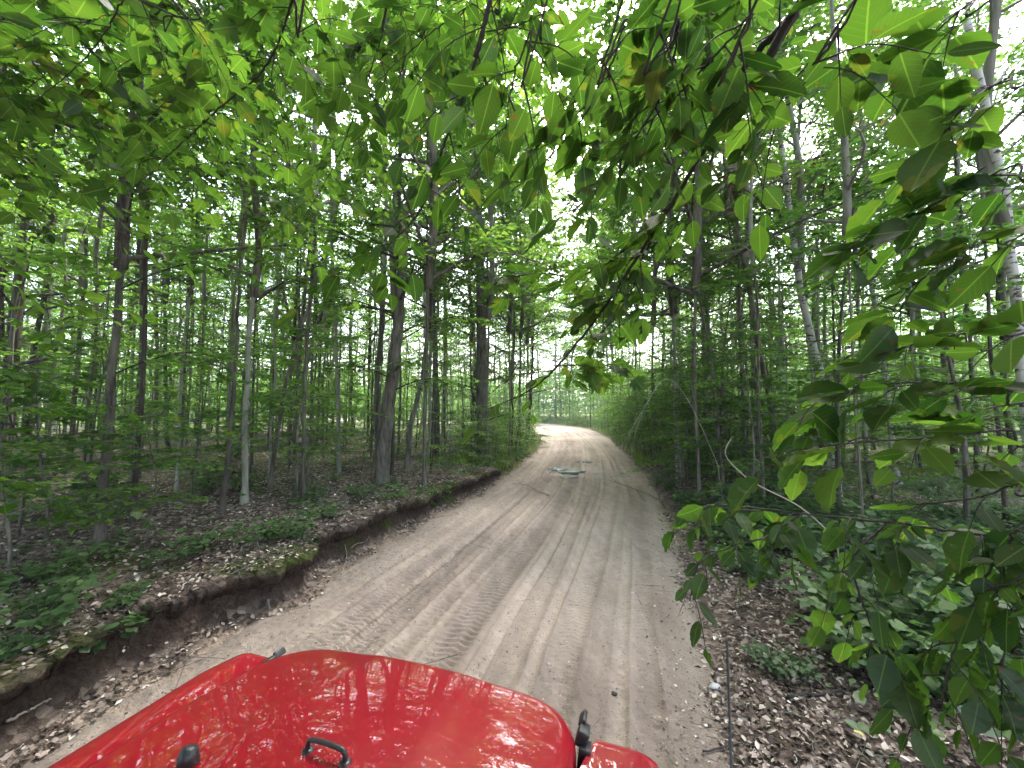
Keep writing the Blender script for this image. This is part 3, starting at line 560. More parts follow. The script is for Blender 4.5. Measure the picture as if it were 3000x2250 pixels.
# dead brown twigs
for (u, v, dd, sc, lb) in [(2290, 640, 7.9, .42, 'cluster of dead brown leaves on the banded birch'), (2420, 590, 7.8, .36, 'brown withered leaf cluster between the two birches'), (2560, 470, 9.3, .42, 'withered brown leaf spray on the thinner birch')] + [(2130, 640, 6.6, .26, 'withered brown spray high on the leaning grey trunk')]:
    key = 'leaning grey trunk' if u < 2200 else ('thinner birch' if dd > 9 else 'banded birch'); want = {'leaning grey trunk': 'slim grey trunk leaning left', 'thinner birch': 'thinner birch seen', 'banded birch': 'white barked birch leaning'}[key]
    rt = next(b for b in BR if b[0]['label'].startswith(want)); p = at(u, v, dd) - rt[2]
    k = int(np.argmin(np.abs(rt[1][:, 2] - p[2]))); tb = Tubes(); tb.add(catmull([rt[1][k], (rt[1][k] + p) / 2 + UP * .1, p], 8), np.linspace(.014, .006, 8), 5); o = link('dead_branch', tb.mesh('dead_limb', M['bark_dark']), rt[0]); o['label'] = lb
    o = link('dead_leaves', DEAD[1], o, p); o.scale = (sc,) * 3; o2 = link('dead_twigs', DEAD[0], o.parent, p); o2.scale = (sc * .9,) * 3

# ------------------------------------------------------------------ woods around: countable trees and saplings
placed = [(b[0], b[1]) for _, _, b in BR]
def ok(x, y, mind, lo, hi=99):
    s, t_, h = st([x], [y]); d = abs(t_[0]) - h[0]
    if d < lo or d > hi: return False
    return all((x - a) ** 2 + (y - b) ** 2 > mind ** 2 for a, b in placed)
def scatter(n, rmin, rmax, mind, lo, amin=-60, amax=60, pw=1.6, hi=99):
    out = []; tries = 0
    while len(out) < n and tries < n * 60:
        tries += 1; a = radians(random.uniform(amin, amax)); r = rmin + (rmax - rmin) * random.random() ** (1 / pw)
        x, y = r * sin(a), r * cos(a)
        if ok(x, y, mind, lo, hi): placed.append((x, y)); out.append((x, y))
    return out
LT = {0: 'tall leafy tree with grey trunk deep in the woods left of the road', 1: 'tall leafy tree with grey trunk deep in the woods right of the road'}
def side(x, y): s, t_, h = st([x], [y]); return int(t_[0] > 0)
for k, (x, y) in enumerate(scatter(150, 8.5, 46, 1.35, 1.2, pw=1.3)):
    sd_ = side(x, y); thin = sd_ and random.random() < .45 and math.hypot(x, y) < 22
    lib = random.choice(THIN) if (thin or (sd_ and x / y > .35 and y < 22 and k % 3)) else random.choice(CAN)
    bi = random.choice([0, 1, 2, 3, 5] if not sd_ else [0, 1, 2, 3, 4, 5]); r = random.uniform(.03, .085); hb = random.uniform(2.0, 5.0)
    make_tree(x, y, hb, r, 0, 'tree', random.uniform(0, 6.28), random.uniform(.85, 1.2), label=LT[sd_], group='woodland trees on the %s' % ('right' if sd_ else 'left'), lib=lib, bole=BOLES[bi])
for k, (s0, sd0) in enumerate([(7.5, -1), (9, 1), (11.5, 1), (12, -1), (15, 1), (15.5, -1), (18, -1), (19, 1), (22, 1), (21.5, -1), (25, -1), (26, 1), (30, 1), (30, -1), (34, 1), (36, -1), (40, 1)]):
    kk = int(np.argmin(np.abs(SS - s0))); p = CT[kk] + NN[kk] * sd0 * (HW[kk] + .8); placed.append(tuple(p))
    make_tree(p[0], p[1], 3.6 + .1 * s0, .04, 0, 'tree', math.atan2(-NN[kk][1] * sd0, -NN[kk][0] * sd0), 1.25, label='tree arching its crown over the road', group='woodland trees arching over the road', lib=CANF[k % 3], bole=BOLES[[0, 2, 3][k % 3]])
for k, (a_, r_) in enumerate([(13, 15), (17, 20), (21, 13), (24, 25), (27, 17), (31, 12), (34, 22), (38, 15), (43, 12), (47, 18), (15, 28), (29, 30), (-6, 17), (-12, 13)]):
    x, y = r_ * sin(radians(a_)), r_ * cos(radians(a_))
    if ok(x, y, .5, .6): placed.append((x, y)); make_tree(x, y, 4.6 + (k % 3) * .7, .05, 0, 'tree', k * .9, 1.15, label='x', group='woodland trees on the right', lib=CANF[k % 3], bole=BOLES[[0, 3, 2][k % 3]])
# far closing trees beyond the bend: foliage to the ground
for k, (x, y) in enumerate(scatter(58, 44, 80, 2.6, 2.5, -57, 57, 1.0)):
    make_tree(x, y, random.uniform(.3, 2.5), .14, 0, 'tree', random.uniform(0, 6.28), random.uniform(1.0, 1.7), label='pale green tree far off beyond the bend of the road', group='far trees beyond the bend', lib=random.choice(CAN), bole=BOLES[k % 4])
for k, (a_, r_) in enumerate([(1, 58), (4, 63), (6.5, 56), (9, 61), (11.5, 57), (14, 52), (-2, 60), (3, 72), (8, 74), (12, 70)]):
    x, y = r_ * sin(radians(a_)), r_ * cos(radians(a_)); make_tree(x, y, 5.5 + (k % 3), .12, 0, 'tree', k * .9, 1.75, label='x', group='far trees beyond the bend', lib=CANF[k % 3], bole=BOLES[k % 4])
for k, (x, y) in enumerate(scatter(90, 42, 66, 1.3, 1.0, -50, 50, 1.0)):
    root = empty('bush', (x, y, gz(x, y)), random.uniform(0, 6.28)); tag(root, 'x', 'bush', 'far bushes beyond the bend')
    for nm, mm in zip(('stem', 'foliage'), SHR[k % 3] if k % 2 else SAP[2]): o = link(nm, mm, root); o.scale = (2.6 if k % 2 else 1.6,) * 3
rngf = np.random.default_rng(77); nf_ = 60000; a = np.radians(rngf.uniform(-64, 64, nf_)); r = rngf.uniform(88, 115, nf_); xx = r * np.sin(a); yy = r * np.cos(a)
zz = ground(xx, yy) + (9 + 5 * fbm(a * 30, a * 0, 3, 5)) * rngf.random(nf_) ** .8; LV = Leaves(); LV.add(np.stack([xx, yy, zz], 1), rngf.normal(0, 1, (nf_, 3)), rngf.normal(0, .6, (nf_, 3)) + UP * .6, rngf.uniform(.5, 1.0, nf_))
tag(link('far_wood', LV.mesh('far_wood', 'quad', M['leaf_canopy'], rngf)), 'far off wood closing the view behind all the trees', 'wood', kind='stuff')
# pole stems
pole = [lib_bole(650 + k, 5.0, .1, .07, bk, .22) for k, bk in enumerate(['bark_dark', 'bark_grey', 'bark_pale'])]
for k, (x, y) in enumerate(scatter(170, 5.5, 34, .55, 1.3, -60, 55, 1.3)):
    sd_ = side(x, y)
    make_tree(x, y, random.uniform(3, 5.5), random.uniform(.018, .035), 0, 'pole_tree', random.uniform(0, 6.28), random.uniform(.45, .7), label='thin young pole tree in the woods on the %s of the road' % ('right' if sd_ else 'left'), group='thin pole trees on the %s' % ('right' if sd_ else 'left'), lib=random.choice(THIN + [SAPO[1], SAP[2]]), bole=pole[k % 3])

def sapling(x, y, lib, sc, label, group, name='sapling', cat='sapling', zoff=0):
    root = empty(name, (x, y, gz(x, y) + zoff), random.uniform(0, 6.28)); tag(root, label, cat, group)
    for nm, mm in zip(('stem', 'foliage'), lib):
        o = link(nm, mm, root); o.scale = (sc,) * 3
    return root
for k, (x, y) in enumerate(scatter(125, 5.0, 30, .7, .8, -60, 58, 1.5)):
    sd_ = side(x, y); lib = random.choice(SAP + SAPO[:2]); near = math.hypot(x, y) < 7.5
    sapling(x, y, SAP[0] if near else lib, random.uniform(.75, 1.15), 'leafy sapling in the undergrowth on the %s of the road' % ('right' if sd_ else 'left'), 'saplings on the %s' % ('right' if sd_ else 'left'))
for k, (x, y) in enumerate(scatter(105, 13, 50, 1.0, .7, -60, 58, 1.2)):
    sd_ = side(x, y); sapling(x, y, random.choice([SAP[2], SAP[3], SAP[5], SAPO[1]]), random.uniform(.8, 1.3), 'x', 'saplings on the %s' % ('right' if sd_ else 'left'))
for k, (x, y) in enumerate(scatter(60, 9, 34, .5, .5, 4, 40, 1.0, hi=2.6)):
    if side(x, y): sapling(x, y, random.choice([SAP[2], SAPO[1], SAPO[0], SAP[4]]), random.uniform(.55, .9), 'x', 'saplings on the right')
for (u, v, i_, sc, lb) in [(130, 1600, 0, .95, 'pale green layered sapling left of the grey ringed trunk'), (430, 1600, 0, .7, 'small layered sapling on the litter right of the grey ringed trunk'), (560, 1470, 1, .8, 'layered sapling with grey green leaves left of the pale forked tree'), (20, 1720, 0, .8, 'low leafy sapling at the left edge above the cut bank'), (900, 1420, 0, .8, 'small sapling between the tall pale pole and the thick brown trunk'), (240, 1480, 2, .8, 'taller sapling spreading behind the grey ringed trunk')]:
    p = hit(u, v); sapling(p[0], p[1], SAP[i_], sc, lb, None)
# roadside shrubs
for k, (x, y) in enumerate(scatter(150, 9, 56, .55, .45, -50, 50, 1.2, hi=5)):
    sd_ = side(x, y)
    sapling(x, y, random.choice(SHR), random.uniform(.6, 1.3), 'low leafy shrub at the %s edge of the road' % ('right' if sd_ else 'left'), 'roadside shrubs on the %s' % ('right' if sd_ else 'left'), 'shrub', 'shrub')
# ground plants
n = 0
for (u0, u1, v0, v1, cnt, ff) in [(0, 1250, 1290, 1560, 42, .8), (0, 350, 1700, 1960, 6, .9), (560, 900, 1560, 1620, 6, .8), (1150, 1560, 1300, 1390, 30, .8), (1960, 3000, 1480, 1700, 60, 1.1), (0, 1100, 1620, 1720, 7, .6), (1100, 1420, 1440, 1520, 10, .6), (2500, 3000, 1620, 2000, 50, 1.3), (2250, 2700, 1880, 2000, 5, .8), (1950, 2300, 1350, 1500, 30, 1.0)]:
    for k in range(cnt):
        p = hit(random.uniform(u0, u1), random.uniform(v0, v1)); s_, t_, h_ = st([p[0]], [p[1]])
        if abs(t_[0]) < h_[0] + .3: continue
        sd_ = int(t_[0] > 0)
        sapling(p[0], p[1], random.choice(PLT), ff * random.uniform(.7, 1.25), 'small green seedling on the forest floor %s of the road' % ('right' if sd_ else 'left'), 'seedlings on the %s' % ('right' if sd_ else 'left'), 'seedling', 'plant')

# ------------------------------------------------------------------ near overhanging trees
def over_tree(name, base, rb, Ht, label, bark):
    root = empty(name, (base[0], base[1], gz(base[0], base[1]))); tag(root, label, 'tree'); b = np.array(root.location)
    tb = Tubes(); P = catmull([(0, 0, -.3), (.05, .02, Ht * .5), (-.05, .1, Ht)], 16); rr = np.linspace(rb, rb * .6, 16); rr[0] *= 1.4; tb.add(P, rr, 12)
    link('trunk', tb.mesh('overhang_trunk', M[bark]), root)
    return root, b, P
def near_branch(tree, pix, r0, kind, size, ntw, tl, nl, seed, droop=.35, start=None, hang=.35, leaf='leaf_near', r1=.0015, from_=0.0, label=None):
    root, b, P = tree; rng = np.random.default_rng(seed); pts = [at(u, v, y) for u, v, y in pix]
    if start is not None: pts = [b + P[int(start * 15)]] + ([(b + P[int(start * 15)]) * .5 + pts[0] * .5 + UP * .5] if np.linalg.norm(b + P[int(start * 15)] - pts[0]) > 1.0 else []) + pts
    n = 14 * len(pts); pth = catmull(pts, n) - b; tb = Tubes(); LV = Leaves()
    pth[3:-1] += rng.normal(0, .0012, (n - 4, 3))
    tb.add(pth, r0 * (.36 if len(pix) < 6 and start is not None and start > .5 else .7) * (1 - np.linspace(0, 1, n)) ** .7 + r1, 7)
    i0 = 0 if start is None else int(n * (len(pts) - len(pix) - .4) / (len(pts) - 1)); i0 = max(i0, int(from_ * n))
    for q in range(ntw):
        i = int(i0 + (n - 1 - i0) * (q + .5) / ntw); p = pth[i]; T = norm(pth[min(n - 1, i + 2)] - pth[max(0, i - 2)]); a = norm(np.cross(T, UP)); sgn = 1 if q % 2 else -1
        d = norm(T * rng.uniform(.3, .9) + a * sgn * rng.uniform(.5, 1) + UP * rng.uniform(-.5, .2)); ln = tl * rng.uniform(.5, 1.15)
        tp = catmull([p, p + d * ln * .5, p + d * ln - UP * hang * ln], 8); tb.add(tp, np.linspace(.0022, .0009, 8), 4, False)
        m_ = max(2, int(nl * rng.uniform(.7, 1.2)))
        for w_ in range(m_):
            g = .2 + .8 * (w_ + .5) / m_; pp = tp[min(7, int(g * 7.9))]; lat = norm(np.cross(d, UP)) * (1 if w_ % 2 else -1) * (0 if w_ == m_ - 1 else 1)
            tipd = norm(d * .6 + lat * .8 + UP * (-droop + rng.uniform(-.3, .3)) + rng.normal(0, .15, 3)); pet = size * .16
            sz = size * rng.uniform(.5, 1.2); tb.add(np.array([pp, pp + tipd * pet]), [.0008, .0006], 3, False)
            nn = UP * .9 + rng.normal(0, .38, 3); LV.add((pp + tipd * pet)[None], tipd[None], nn[None], sz)
    br = link('branch', tb.mesh('near_branch', M['twig']), root)
    link('foliage', LV.mesh('near_leaves', kind, M[leaf], rng, uv=True), br)
    if label: br['label'] = label
    return br
TRt = over_tree('overhanging_tree', (3.3, .6, 0), .10, 5.5, 'tree whose broad oval leaves hang in from the right side', 'bark_grey')
TLf = over_tree('overhanging_tree', (-4.3, .4, 0), .11, 6, 'tree whose bright leafy twigs fill the upper left of the photo', 'bark_grey')
TTp = over_tree('overhanging_tree', (1.3, -1.6, 0), .12, 6, 'maple whose long dark twig sweeps down across the road ahead', 'bark_dark')
# the long sweeping maple twig
near_branch(TTp, [(2380, -60, .62), (2330, 30, .66), (2170, 215, .78), (2095, 380, .9), (1990, 560, 1.02), (1870, 750, 1.15), (1750, 930, 1.28), (1620, 1085, 1.4), (1540, 1150, 1.5), (1430, 1198, 1.6)], .0105, 'oval', .08, 13, .15, 4, 1, start=.6, label='long dark twig crossing the middle of the photo')
near_branch(TTp, [(1990, 560, 1.02), (1880, 760, 1.2), (1840, 870, 1.25), (1700, 1060, 1.4)], .002, 'maple_hi', .075, 10, .13, 4, 2)
near_branch(TTp, [(1870, 750, 1.15), (1790, 800, 1.25), (1715, 990, 1.35)], .002, 'maple_hi', .08, 8, .12, 4, 3)
near_branch(TTp, [(1950, 640, 1.1), (1720, 800, 1.3), (1560, 800, 1.45), (1450, 830, 1.5)], .002, 'maple_hi', .08, 9, .14, 4, 4)
near_branch(TTp, [(1620, 1085, 1.4), (1530, 1095, 1.5), (1480, 1105, 1.6)], .0015, 'maple_hi', .07, 5, .10, 3, 5)
near_branch(TTp, [(1640, 1070, 1.4), (1760, 1070, 1.42), (1840, 1080, 1.45)], .0015, 'maple_hi', .075, 6, .08, 3, 6)
# second, third twig at the top
near_branch(TTp, [(1450, -60, .8), (1438, 0, .82), (1393, 180, .88), (1300, 430, 1.0), (1235, 610, 1.1), (1135, 723, 1.2), (1060, 800, 1.3)], .005, 'oval', .085, 15, .20, 6, 7, start=.75, label='dark twig coming down from the top centre')
near_branch(TTp, [(1620, -60, .65), (1560, 80, .7), (1500, 250, .8), (1480, 420, .9)], .0025, 'oval', .085, 7, .15, 5, 8, start=.8)
near_branch(TTp, [(1850, -80, .6), (1830, 60, .66), (1760, 260, .76), (1640, 430, .88), (1500, 560, 1.0)], .003, 'oval', .075, 11, .16, 5, 9, start=.8)
near_branch(TTp, [(2000, -80, .58), (1990, 60, .64), (1950, 250, .74), (1830, 450, .85), (1680, 620, 1.0)], .003, 'oval', .075, 12, .15, 5, 10, start=.7)
near_branch(TTp, [(2550, -80, .6), (2480, 60, .64), (2330, 280, .8), (2200, 420, .9), (2130, 560, 1.1)], .003, 'oval', .085, 12, .18, 5, 11, start=.6)
near_branch(TTp, [(2250, -80, .55), (2200, 40, .6), (2060, 200, .7), (1930, 330, .8), (1700, 520, 1.0)], .003, 'oval', .075, 12, .15, 5, 12, start=.75)
for q in range(2):
    rq = random.Random(990 + q); u = 1560 + 500 * q; v = -90; d0 = rq.uniform(.75, 1.25); pix = []
    for k in range(4): pix.append((u, v, d0)); u += rq.uniform(-190, 0); v += rq.uniform(80, 170); d0 += rq.uniform(.05, .15)
    near_branch(TTp, pix, .003, 'oval', .078, 12, .17, 6, 190 + q, start=.8, droop=.3)
# upper left
for q, (pix, sz) in enumerate([([(900, -80, 1.1), (858, 0, 1.15), (782, 190, 1.3), (640, 320, 1.45), (500, 450, 1.6), (380, 560, 1.8)], .10),
                              ([(470, -80, 1.2), (478, 60, 1.25), (500, 230, 1.4), (540, 330, 1.5)], .09), ([(420, -80, 1.0), (360, 0, 1.05), (260, 160, 1.2), (100, 300, 1.4)], .10),
                              ([(700, -80, 1.6), (640, 100, 1.8), (600, 300, 2.0), (560, 600, 2.4)], .10), ([(1150, -80, 1.2), (1120, 100, 1.4), (1040, 330, 1.6), (960, 520, 1.9), (850, 700, 2.2)], .10),
                              ([(1300, -80, 1.5), (1180, 200, 1.8), (1050, 420, 2.2), (900, 480, 2.5)], .10), ([(-200, 0, 1.2), (60, 150, 1.4), (200, 300, 1.6), (420, 420, 1.9)], .10),
                              ([(-300, 300, 1.4), (0, 420, 1.6), (200, 560, 1.9), (380, 700, 2.2)], .10), ([(-300, 600, 1.5), (0, 760, 1.8), (200, 880, 2.1), (330, 960, 2.5)], .10),
                              ([(-300, -50, 1.0), (0, 60, 1.2), (300, 80, 1.5), (560, 200, 1.9)], .10), ([(700, 0, 2.0), (800, 250, 2.4), (850, 500, 2.8), (820, 750, 3.2)], .10),
                              ([(-400, 900, 2.4), (0, 1050, 2.8), (300, 1180, 3.2), (700, 1260, 3.8)], .11), ([(-400, 1250, 2.2), (0, 1380, 2.6), (200, 1450, 3.0), (420, 1480, 3.4)], .11),
                              ([(960, -100, 2.6), (1000, 200, 2.8), (1080, 500, 3.2), (1200, 700, 3.6)], .10), ([(500, 300, 2.6), (700, 520, 3.0), (900, 700, 3.4), (1050, 900, 4.0)], .10)]):
    near_branch(TLf if q not in (0, 4, 5, 13) else TTp, pix, .0045, 'oval' if q % 3 else 'maple_hi', sz * .88, 15, .26 if q < 7 else .36, 7, 30 + q, start=.8 - .03 * q, from_=.15, droop=.15, leaf='leaf_near')
for q in range(16):
    rq = random.Random(900 + q); u0 = rq.uniform(-200, 1300); d0 = rq.uniform(2.3, 3.8); v = -100; u = u0; pix = []
    for k in range(4): pix.append((u, v, d0)); u += rq.uniform(-220, 260); v += rq.uniform(120, 260); d0 += rq.uniform(.1, .4)
    near_branch(TLf if u0 < 800 else TTp, pix, .004, 'oval' if q % 2 else 'maple_hi', .085, 20, .45, 11, 130 + q, start=.85, from_=.1, droop=.15)
for q in range(7):
    rq = random.Random(950 + q); u0 = rq.uniform(1300, 2300); d0 = rq.uniform(1.3, 2.6); v = -100; u = u0; pix = []
    for k in range(4): pix.append((u, v, d0)); u += rq.uniform(-260, 200); v += rq.uniform(60, 190); d0 += rq.uniform(.1, .3)
    near_branch(TRt if u0 > 2200 else TTp, pix, .005, 'oval' if q % 3 else 'maple_hi', .09, 15, .30, 8, 160 + q, start=.85, from_=.1, droop=.4)
# right side twigs
for q, (pix, sz, nt_, tl, st_) in enumerate([([(3100, 1135, .95), (2950, 1130, .96), (2760, 1124, .98), (2600, 1124, 1.0), (2480, 1150, 1.03), (2350, 1195, 1.08)], .085, 13, .15, .45),
                                     ([(3150, 900, .9), (2900, 960, .92), (2720, 1000, .96), (2560, 1040, 1.0)], .085, 10, .16, .5), ([(3100, 620, .9), (2900, 700, .95), (2720, 800, 1.0), (2620, 930, 1.05)], .085, 12, .16, .55),
                                     ([(3150, 420, .8), (2980, 480, .85), (2800, 560, .92), (2650, 650, 1.0), (2500, 700, 1.05)], .085, 13, .16, .6), ([(3150, 150, .75), (2950, 230, .8), (2800, 340, .86), (2720, 500, .95)], .085, 9, .15, .65),
                                     ([(3000, -80, .7), (2850, 0, .74), (2700, 120, .8), (2520, 180, .9)], .085, 9, .15, .7), ([(3150, 1250, .95), (2950, 1260, 1.0), (2750, 1280, 1.05), (2480, 1300, 1.1), (2260, 1330, 1.2)], .085, 13, .14, .4),
                                     ([(3150, 1405, .9), (2980, 1420, .95), (2850, 1460, 1.0), (2630, 1482, 1.1)], .085, 5, .12, .35)]):
    near_branch(TRt, pix, .0035, 'oval', sz * 1.4, int(nt_ * .85), tl, 4, 60 + q, start=st_, droop=.12)
# low right branch hanging over the verge
near_branch(TRt, [(3150, 1600, 1.0), (2900, 1570, 1.05), (2600, 1530, 1.12), (2350, 1505, 1.2), (2150, 1480, 1.3), (2030, 1490, 1.35)], .005, 'oval', .078, 16, .16, 6, 80, start=.3, droop=.75, hang=.6)
near_branch(TRt, [(2350, 1505, 1.2), (2250, 1570, 1.2), (2150, 1600, 1.2), (2050, 1650, 1.2), (2020, 1760, 1.2)], .003, 'oval', .08, 9, .11, 4, 81, droop=.85, hang=.6)
near_branch(TRt, [(2600, 1530, 1.12), (2500, 1640, 1.1), (2540, 1800, 1.1), (2600, 1950, 1.1)], .003, 'oval', .085, 10, .14, 5, 82, droop=.8, hang=.6)
near_branch(TRt, [(3150, 1500, .95), (2950, 1600, 1.0), (2850, 1780, 1.0), (2780, 1950, 1.0), (2760, 2080, 1.0)], .004, 'oval', .085, 14, .17, 6, 83, start=.28, droop=.8, hang=.6)
near_branch(TRt, [(3150, 1650, .9), (3000, 1750, .95), (2950, 1900, 1.0), (2900, 2000, 1.0)], .003, 'oval', .085, 9, .16, 6, 84, start=.25, droop=.8, hang=.6)
# thin bare twig reaching over the road edge
tb = Tubes(); rt_, b_, P_ = TRt
pp = catmull([at(2230, 1500, 1.35), at(2080, 1485, 1.5), at(1960, 1475, 1.7), at(1880, 1440, 1.9), at(1780, 1405, 2.1)], 30) - b_; tb.add(pp, np.linspace(.0035, .0012, 30), 5)
for (f, dx, dz, ln) in [(.95, -.4, .4, .05), (.8, .5, -.6, .1), (.6, .3, .7, .08), (.45, -.2, -.8, .07)]:
    p = pp[int(f * 29)]; tb.add(np.array([p, p + norm(np.array([dx, .3, dz])) * ln]), [.0018, .0008], 4)
o = link('bare_twig', tb.mesh('bare_twig', M['twig']), rt_)

for k, (x, y) in enumerate(scatter(18, 9, 40, 2.0, 2.0, -100, -64, 1.3) + scatter(7, 9, 36, 2.0, 2.0, 64, 95, 1.3)):
    make_tree(x, y, random.uniform(1.5, 4), random.uniform(.04, .08), 0, 'tree', k * 1.1, 1.15, label='leafy tree beside the road outside the photo frame', group='trees outside the photo', lib=CAN[k % 5], bole=BOLES[k % 4])
for k, (X_, Y_, hb, sc) in enumerate([(-5.6, -1.0, 3.6, 1.35), (-5.2, -4.5, 4, 1.4), (2.6, -2.4, 3.6, 1.35), (3.0, -6, 4, 1.4), (-6.2, 1.2, 4.2, 1.3), (4.2, .6, 4.0, 1.2), (-5.4, -8.5, 3, 1.4), (2.4, -9.5, 3, 1.4), (-1.4, -14, 2, 1.6), (-9, -4, 3, 1.4), (6.5, -3, 3, 1.4), (-4.6, -1.6, 5, 1.9), (1.9, -1.4, 5.5, 1.9), (-4.4, -6, 5, 1.9), (1.8, -4.5, 4.5, 1.9)]):
    p = V2W(X_, Y_); make_tree(p[0], p[1], hb, .11, 0, 'tree', k * 1.3, sc, label='unseen leafy tree added behind the camera for the hood reflections', group='unseen trees added behind the camera', lib=CANF[k % 3], bole=BOLES[k % 4])  # added out of view so the hood mirrors leaves, less open sky
# ------------------------------------------------------------------ leaf litter (uncountable)
rngl = np.random.default_rng(9)
def litter(n, umin, umax, rmin, rmax, seed, cond):
    rng = np.random.default_rng(seed); a = np.radians(rng.uniform(umin, umax, n)); r = rmin * (rmax / rmin) ** rng.random(n); x = r * np.sin(a); y = r * np.cos(a)
    z, s, t_, h, dl, dr, cut = ground(x, y, True); k = cond(s, t_, h, dl, dr, x, y); return x[k], y[k], z[k]
def liplift(x, y, z):
    _, s_, t_, h_, dl_, dr_, _c = ground(x, y, True); q = (t_ < 0) & (s_ > -2) & (s_ < 11) & (dl_ > lip_edge(s_)) & (dl_ < .95); return np.where(q, np.maximum(z, np.interp(s_, _ls, _ztop2) + .015), z)
def littermesh(name, x, y, z, smin, smax, seed, m, tm='hex', up=.55, zo=.012):
    rng = np.random.default_rng(seed); n = len(x); LV = Leaves(); a = rng.uniform(0, 6.28, n); T = np.stack([np.cos(a), np.sin(a), rng.normal(0, .35, n)], 1)
    Nn = np.stack([rng.normal(0, up, n), rng.normal(0, up, n), np.ones(n)], 1); P = np.stack([x, y, z + zo + rng.uniform(0, .015, n)], 1); LV.add(P, T, Nn, rng.uniform(smin, smax, n))
    return LV.mesh(name, tm, m, rng, var=rng.random(n) ** 1.5)
m, t = mat('fallen leaf'); v = attr(t, 'var'); rp = t.nodes.new('ShaderNodeValToRGB'); L(t, v, rp.inputs[0]); e = rp.color_ramp.elements
e[0].color = (.045, .032, .025, 1); e[1].color = (.60, .54, .48, 1); e.new(.25).color = (.11, .075, .058, 1); e.new(.5).color = (.24, .185, .155, 1); e.new(.8).color = (.34, .275, .235, 1)
bs = N(t, 'BsdfPrincipled', i_Roughness=.75); bs.inputs['Specular IOR Level'].default_value = .3; L(t, rp.outputs[0], bs.inputs['Base Color']); o = t.nodes.new('ShaderNodeOutputMaterial'); L(t, bs.outputs[0], o.inputs[0]); M['litter'] = m
def on(s, t_, h, dl, dr, x, y):
    e = np.maximum(dl, dr); edge = np.where(t_ < 0, e > .02, e > -.15 + .3 * fbm(x * 2, y * 2, 2, 90))
    cutface = (dl > .24) & (dl < .38) & (s < 14)
    return edge & ~(cutface & (np.random.default_rng(3).random(len(x)) < .2))
x, y, z = litter(100000, -62, 62, 1.5, 26, 21, on); z = liplift(x, y, z)
tag(link('leaf_litter', littermesh('leaf_litter', x, y, z, .025, .062, 22, M['litter'], 'lit')), 'brown and tan fallen leaves covering the forest floor', 'leaf litter', kind='stuff')
def onroad(s, t_, h, dl, dr, x, y):
    e = np.maximum(dl, dr); p = np.random.default_rng(4).random(len(x)); return (e < .05) & (p < np.where(e > -.45, .55, .02) * np.where(t_ > 0, 1, .5))
x, y, z = litter(26000, -55, 62, 1.8, 16, 23, onroad)
tag(link('scattered_leaf_bits', littermesh('leaf_bits', x, y, np.maximum(z, 0) * 0 + .012, .012, .032, 24, M['litter'], 'quad', .4, .004)), 'small scraps of dry leaf and bark scattered on the sandy road', 'leaf bits', kind='stuff')
x, y, z = litter(5200, -50, 60, 1.8, 14, 71, lambda s, t_, h, dl, dr, x, y: np.maximum(dl, dr) < .25)
rg_ = np.random.default_rng(72); n = len(x); O6 = np.array([(1, 0, 0), (-1, 0, 0), (0, 1, 0), (0, -1, 0), (0, 0, 1), (0, 0, -1.)]); sz_ = .003 + .009 * rg_.random(n) ** 3
Vg = np.stack([x, y, np.maximum(z, 0) + .012], 1)[:, None] + O6[None] * sz_[:, None, None] * rg_.uniform(.6, 1.3, (n, 6, 1)) * [1.2, 1, .7]
Fg = np.array([(0, 2, 4), (2, 1, 4), (1, 3, 4), (3, 0, 4), (2, 0, 5), (1, 2, 5), (3, 1, 5), (0, 3, 5)])
tag(link('gravel', mesh_np('gravel', Vg.reshape(-1, 3), [(Fg[None] + 6 * np.arange(n)[:, None, None]).reshape(-1, 3)], M['litter'], var=np.repeat(rg_.uniform(.3, 1, n), 6))), 'tiny stones and crumbs of soil on the road', 'gravel', kind='stuff')
# undergrowth
def undergrowth(s, t_, h, dl, dr, x, y):
    dn = fbm(x * .9, y * .9, 3, 33); p = np.random.default_rng(5).random(len(x))
    right = (t_ > 0) & (dr > .9 + .8 * dn) & (p < .25 + .75 * sstep(3, 8, s) + .3 * sstep(1.5, 3, dr)); left = (t_ < 0) & (dl > .7) & (p < .03 + .4 * sstep(8, 18, s)) & (dn > -.08)
    far = (s > 16) & (np.maximum(dl, dr) > .4) ; return right & (dn > -.35) | left | far
x, y, z = litter(30000, -62, 62, 3.2, 45, 25, undergrowth)
rng = np.random.default_rng(26); n = len(x); hgt = np.where(st(x, y)[1] > 0, .30, .2) * rng.random(n) ** .8
tag(link('undergrowth', littermesh('undergrowth', x, y, z + hgt, .045, .10, 27, M['leaf_low'], 'hex', .5)), 'low green undergrowth leaves spread over the forest floor', 'undergrowth', kind='stuff')
# grass fringe near the bend
x, y, z = litter(26000, -30, 35, 12, 58, 28, lambda s, t_, h, dl, dr, x, y: (np.maximum(dl, dr) > .1) & (np.maximum(dl, dr) < 3.0) & (s > 14 - 3 * (t_ < 0)))
rng = np.random.default_rng(29); n = len(x); LV = Leaves(); a = rng.uniform(0, 6.28, n); LV.add(np.stack([x, y, z - .01], 1), np.stack([.35 * np.cos(a), .35 * np.sin(a), np.ones(n)], 1), np.stack([np.cos(a + 1.5), np.sin(a + 1.5), np.zeros(n)], 1), rng.uniform(.12, .38, n))
TM['blade'] = (np.array([(-.05, 0, 0), (.05, 0, 0), (.04, .6, .03), (0, 1, .12), (-.04, .6, .03)]), [np.array([(0, 1, 2, 3, 4)])])
tag(link('grass', LV.mesh('grass', 'blade', M['leaf_grass'], rng)), 'bright grass fringing the road near the bend', 'grass', kind='stuff')

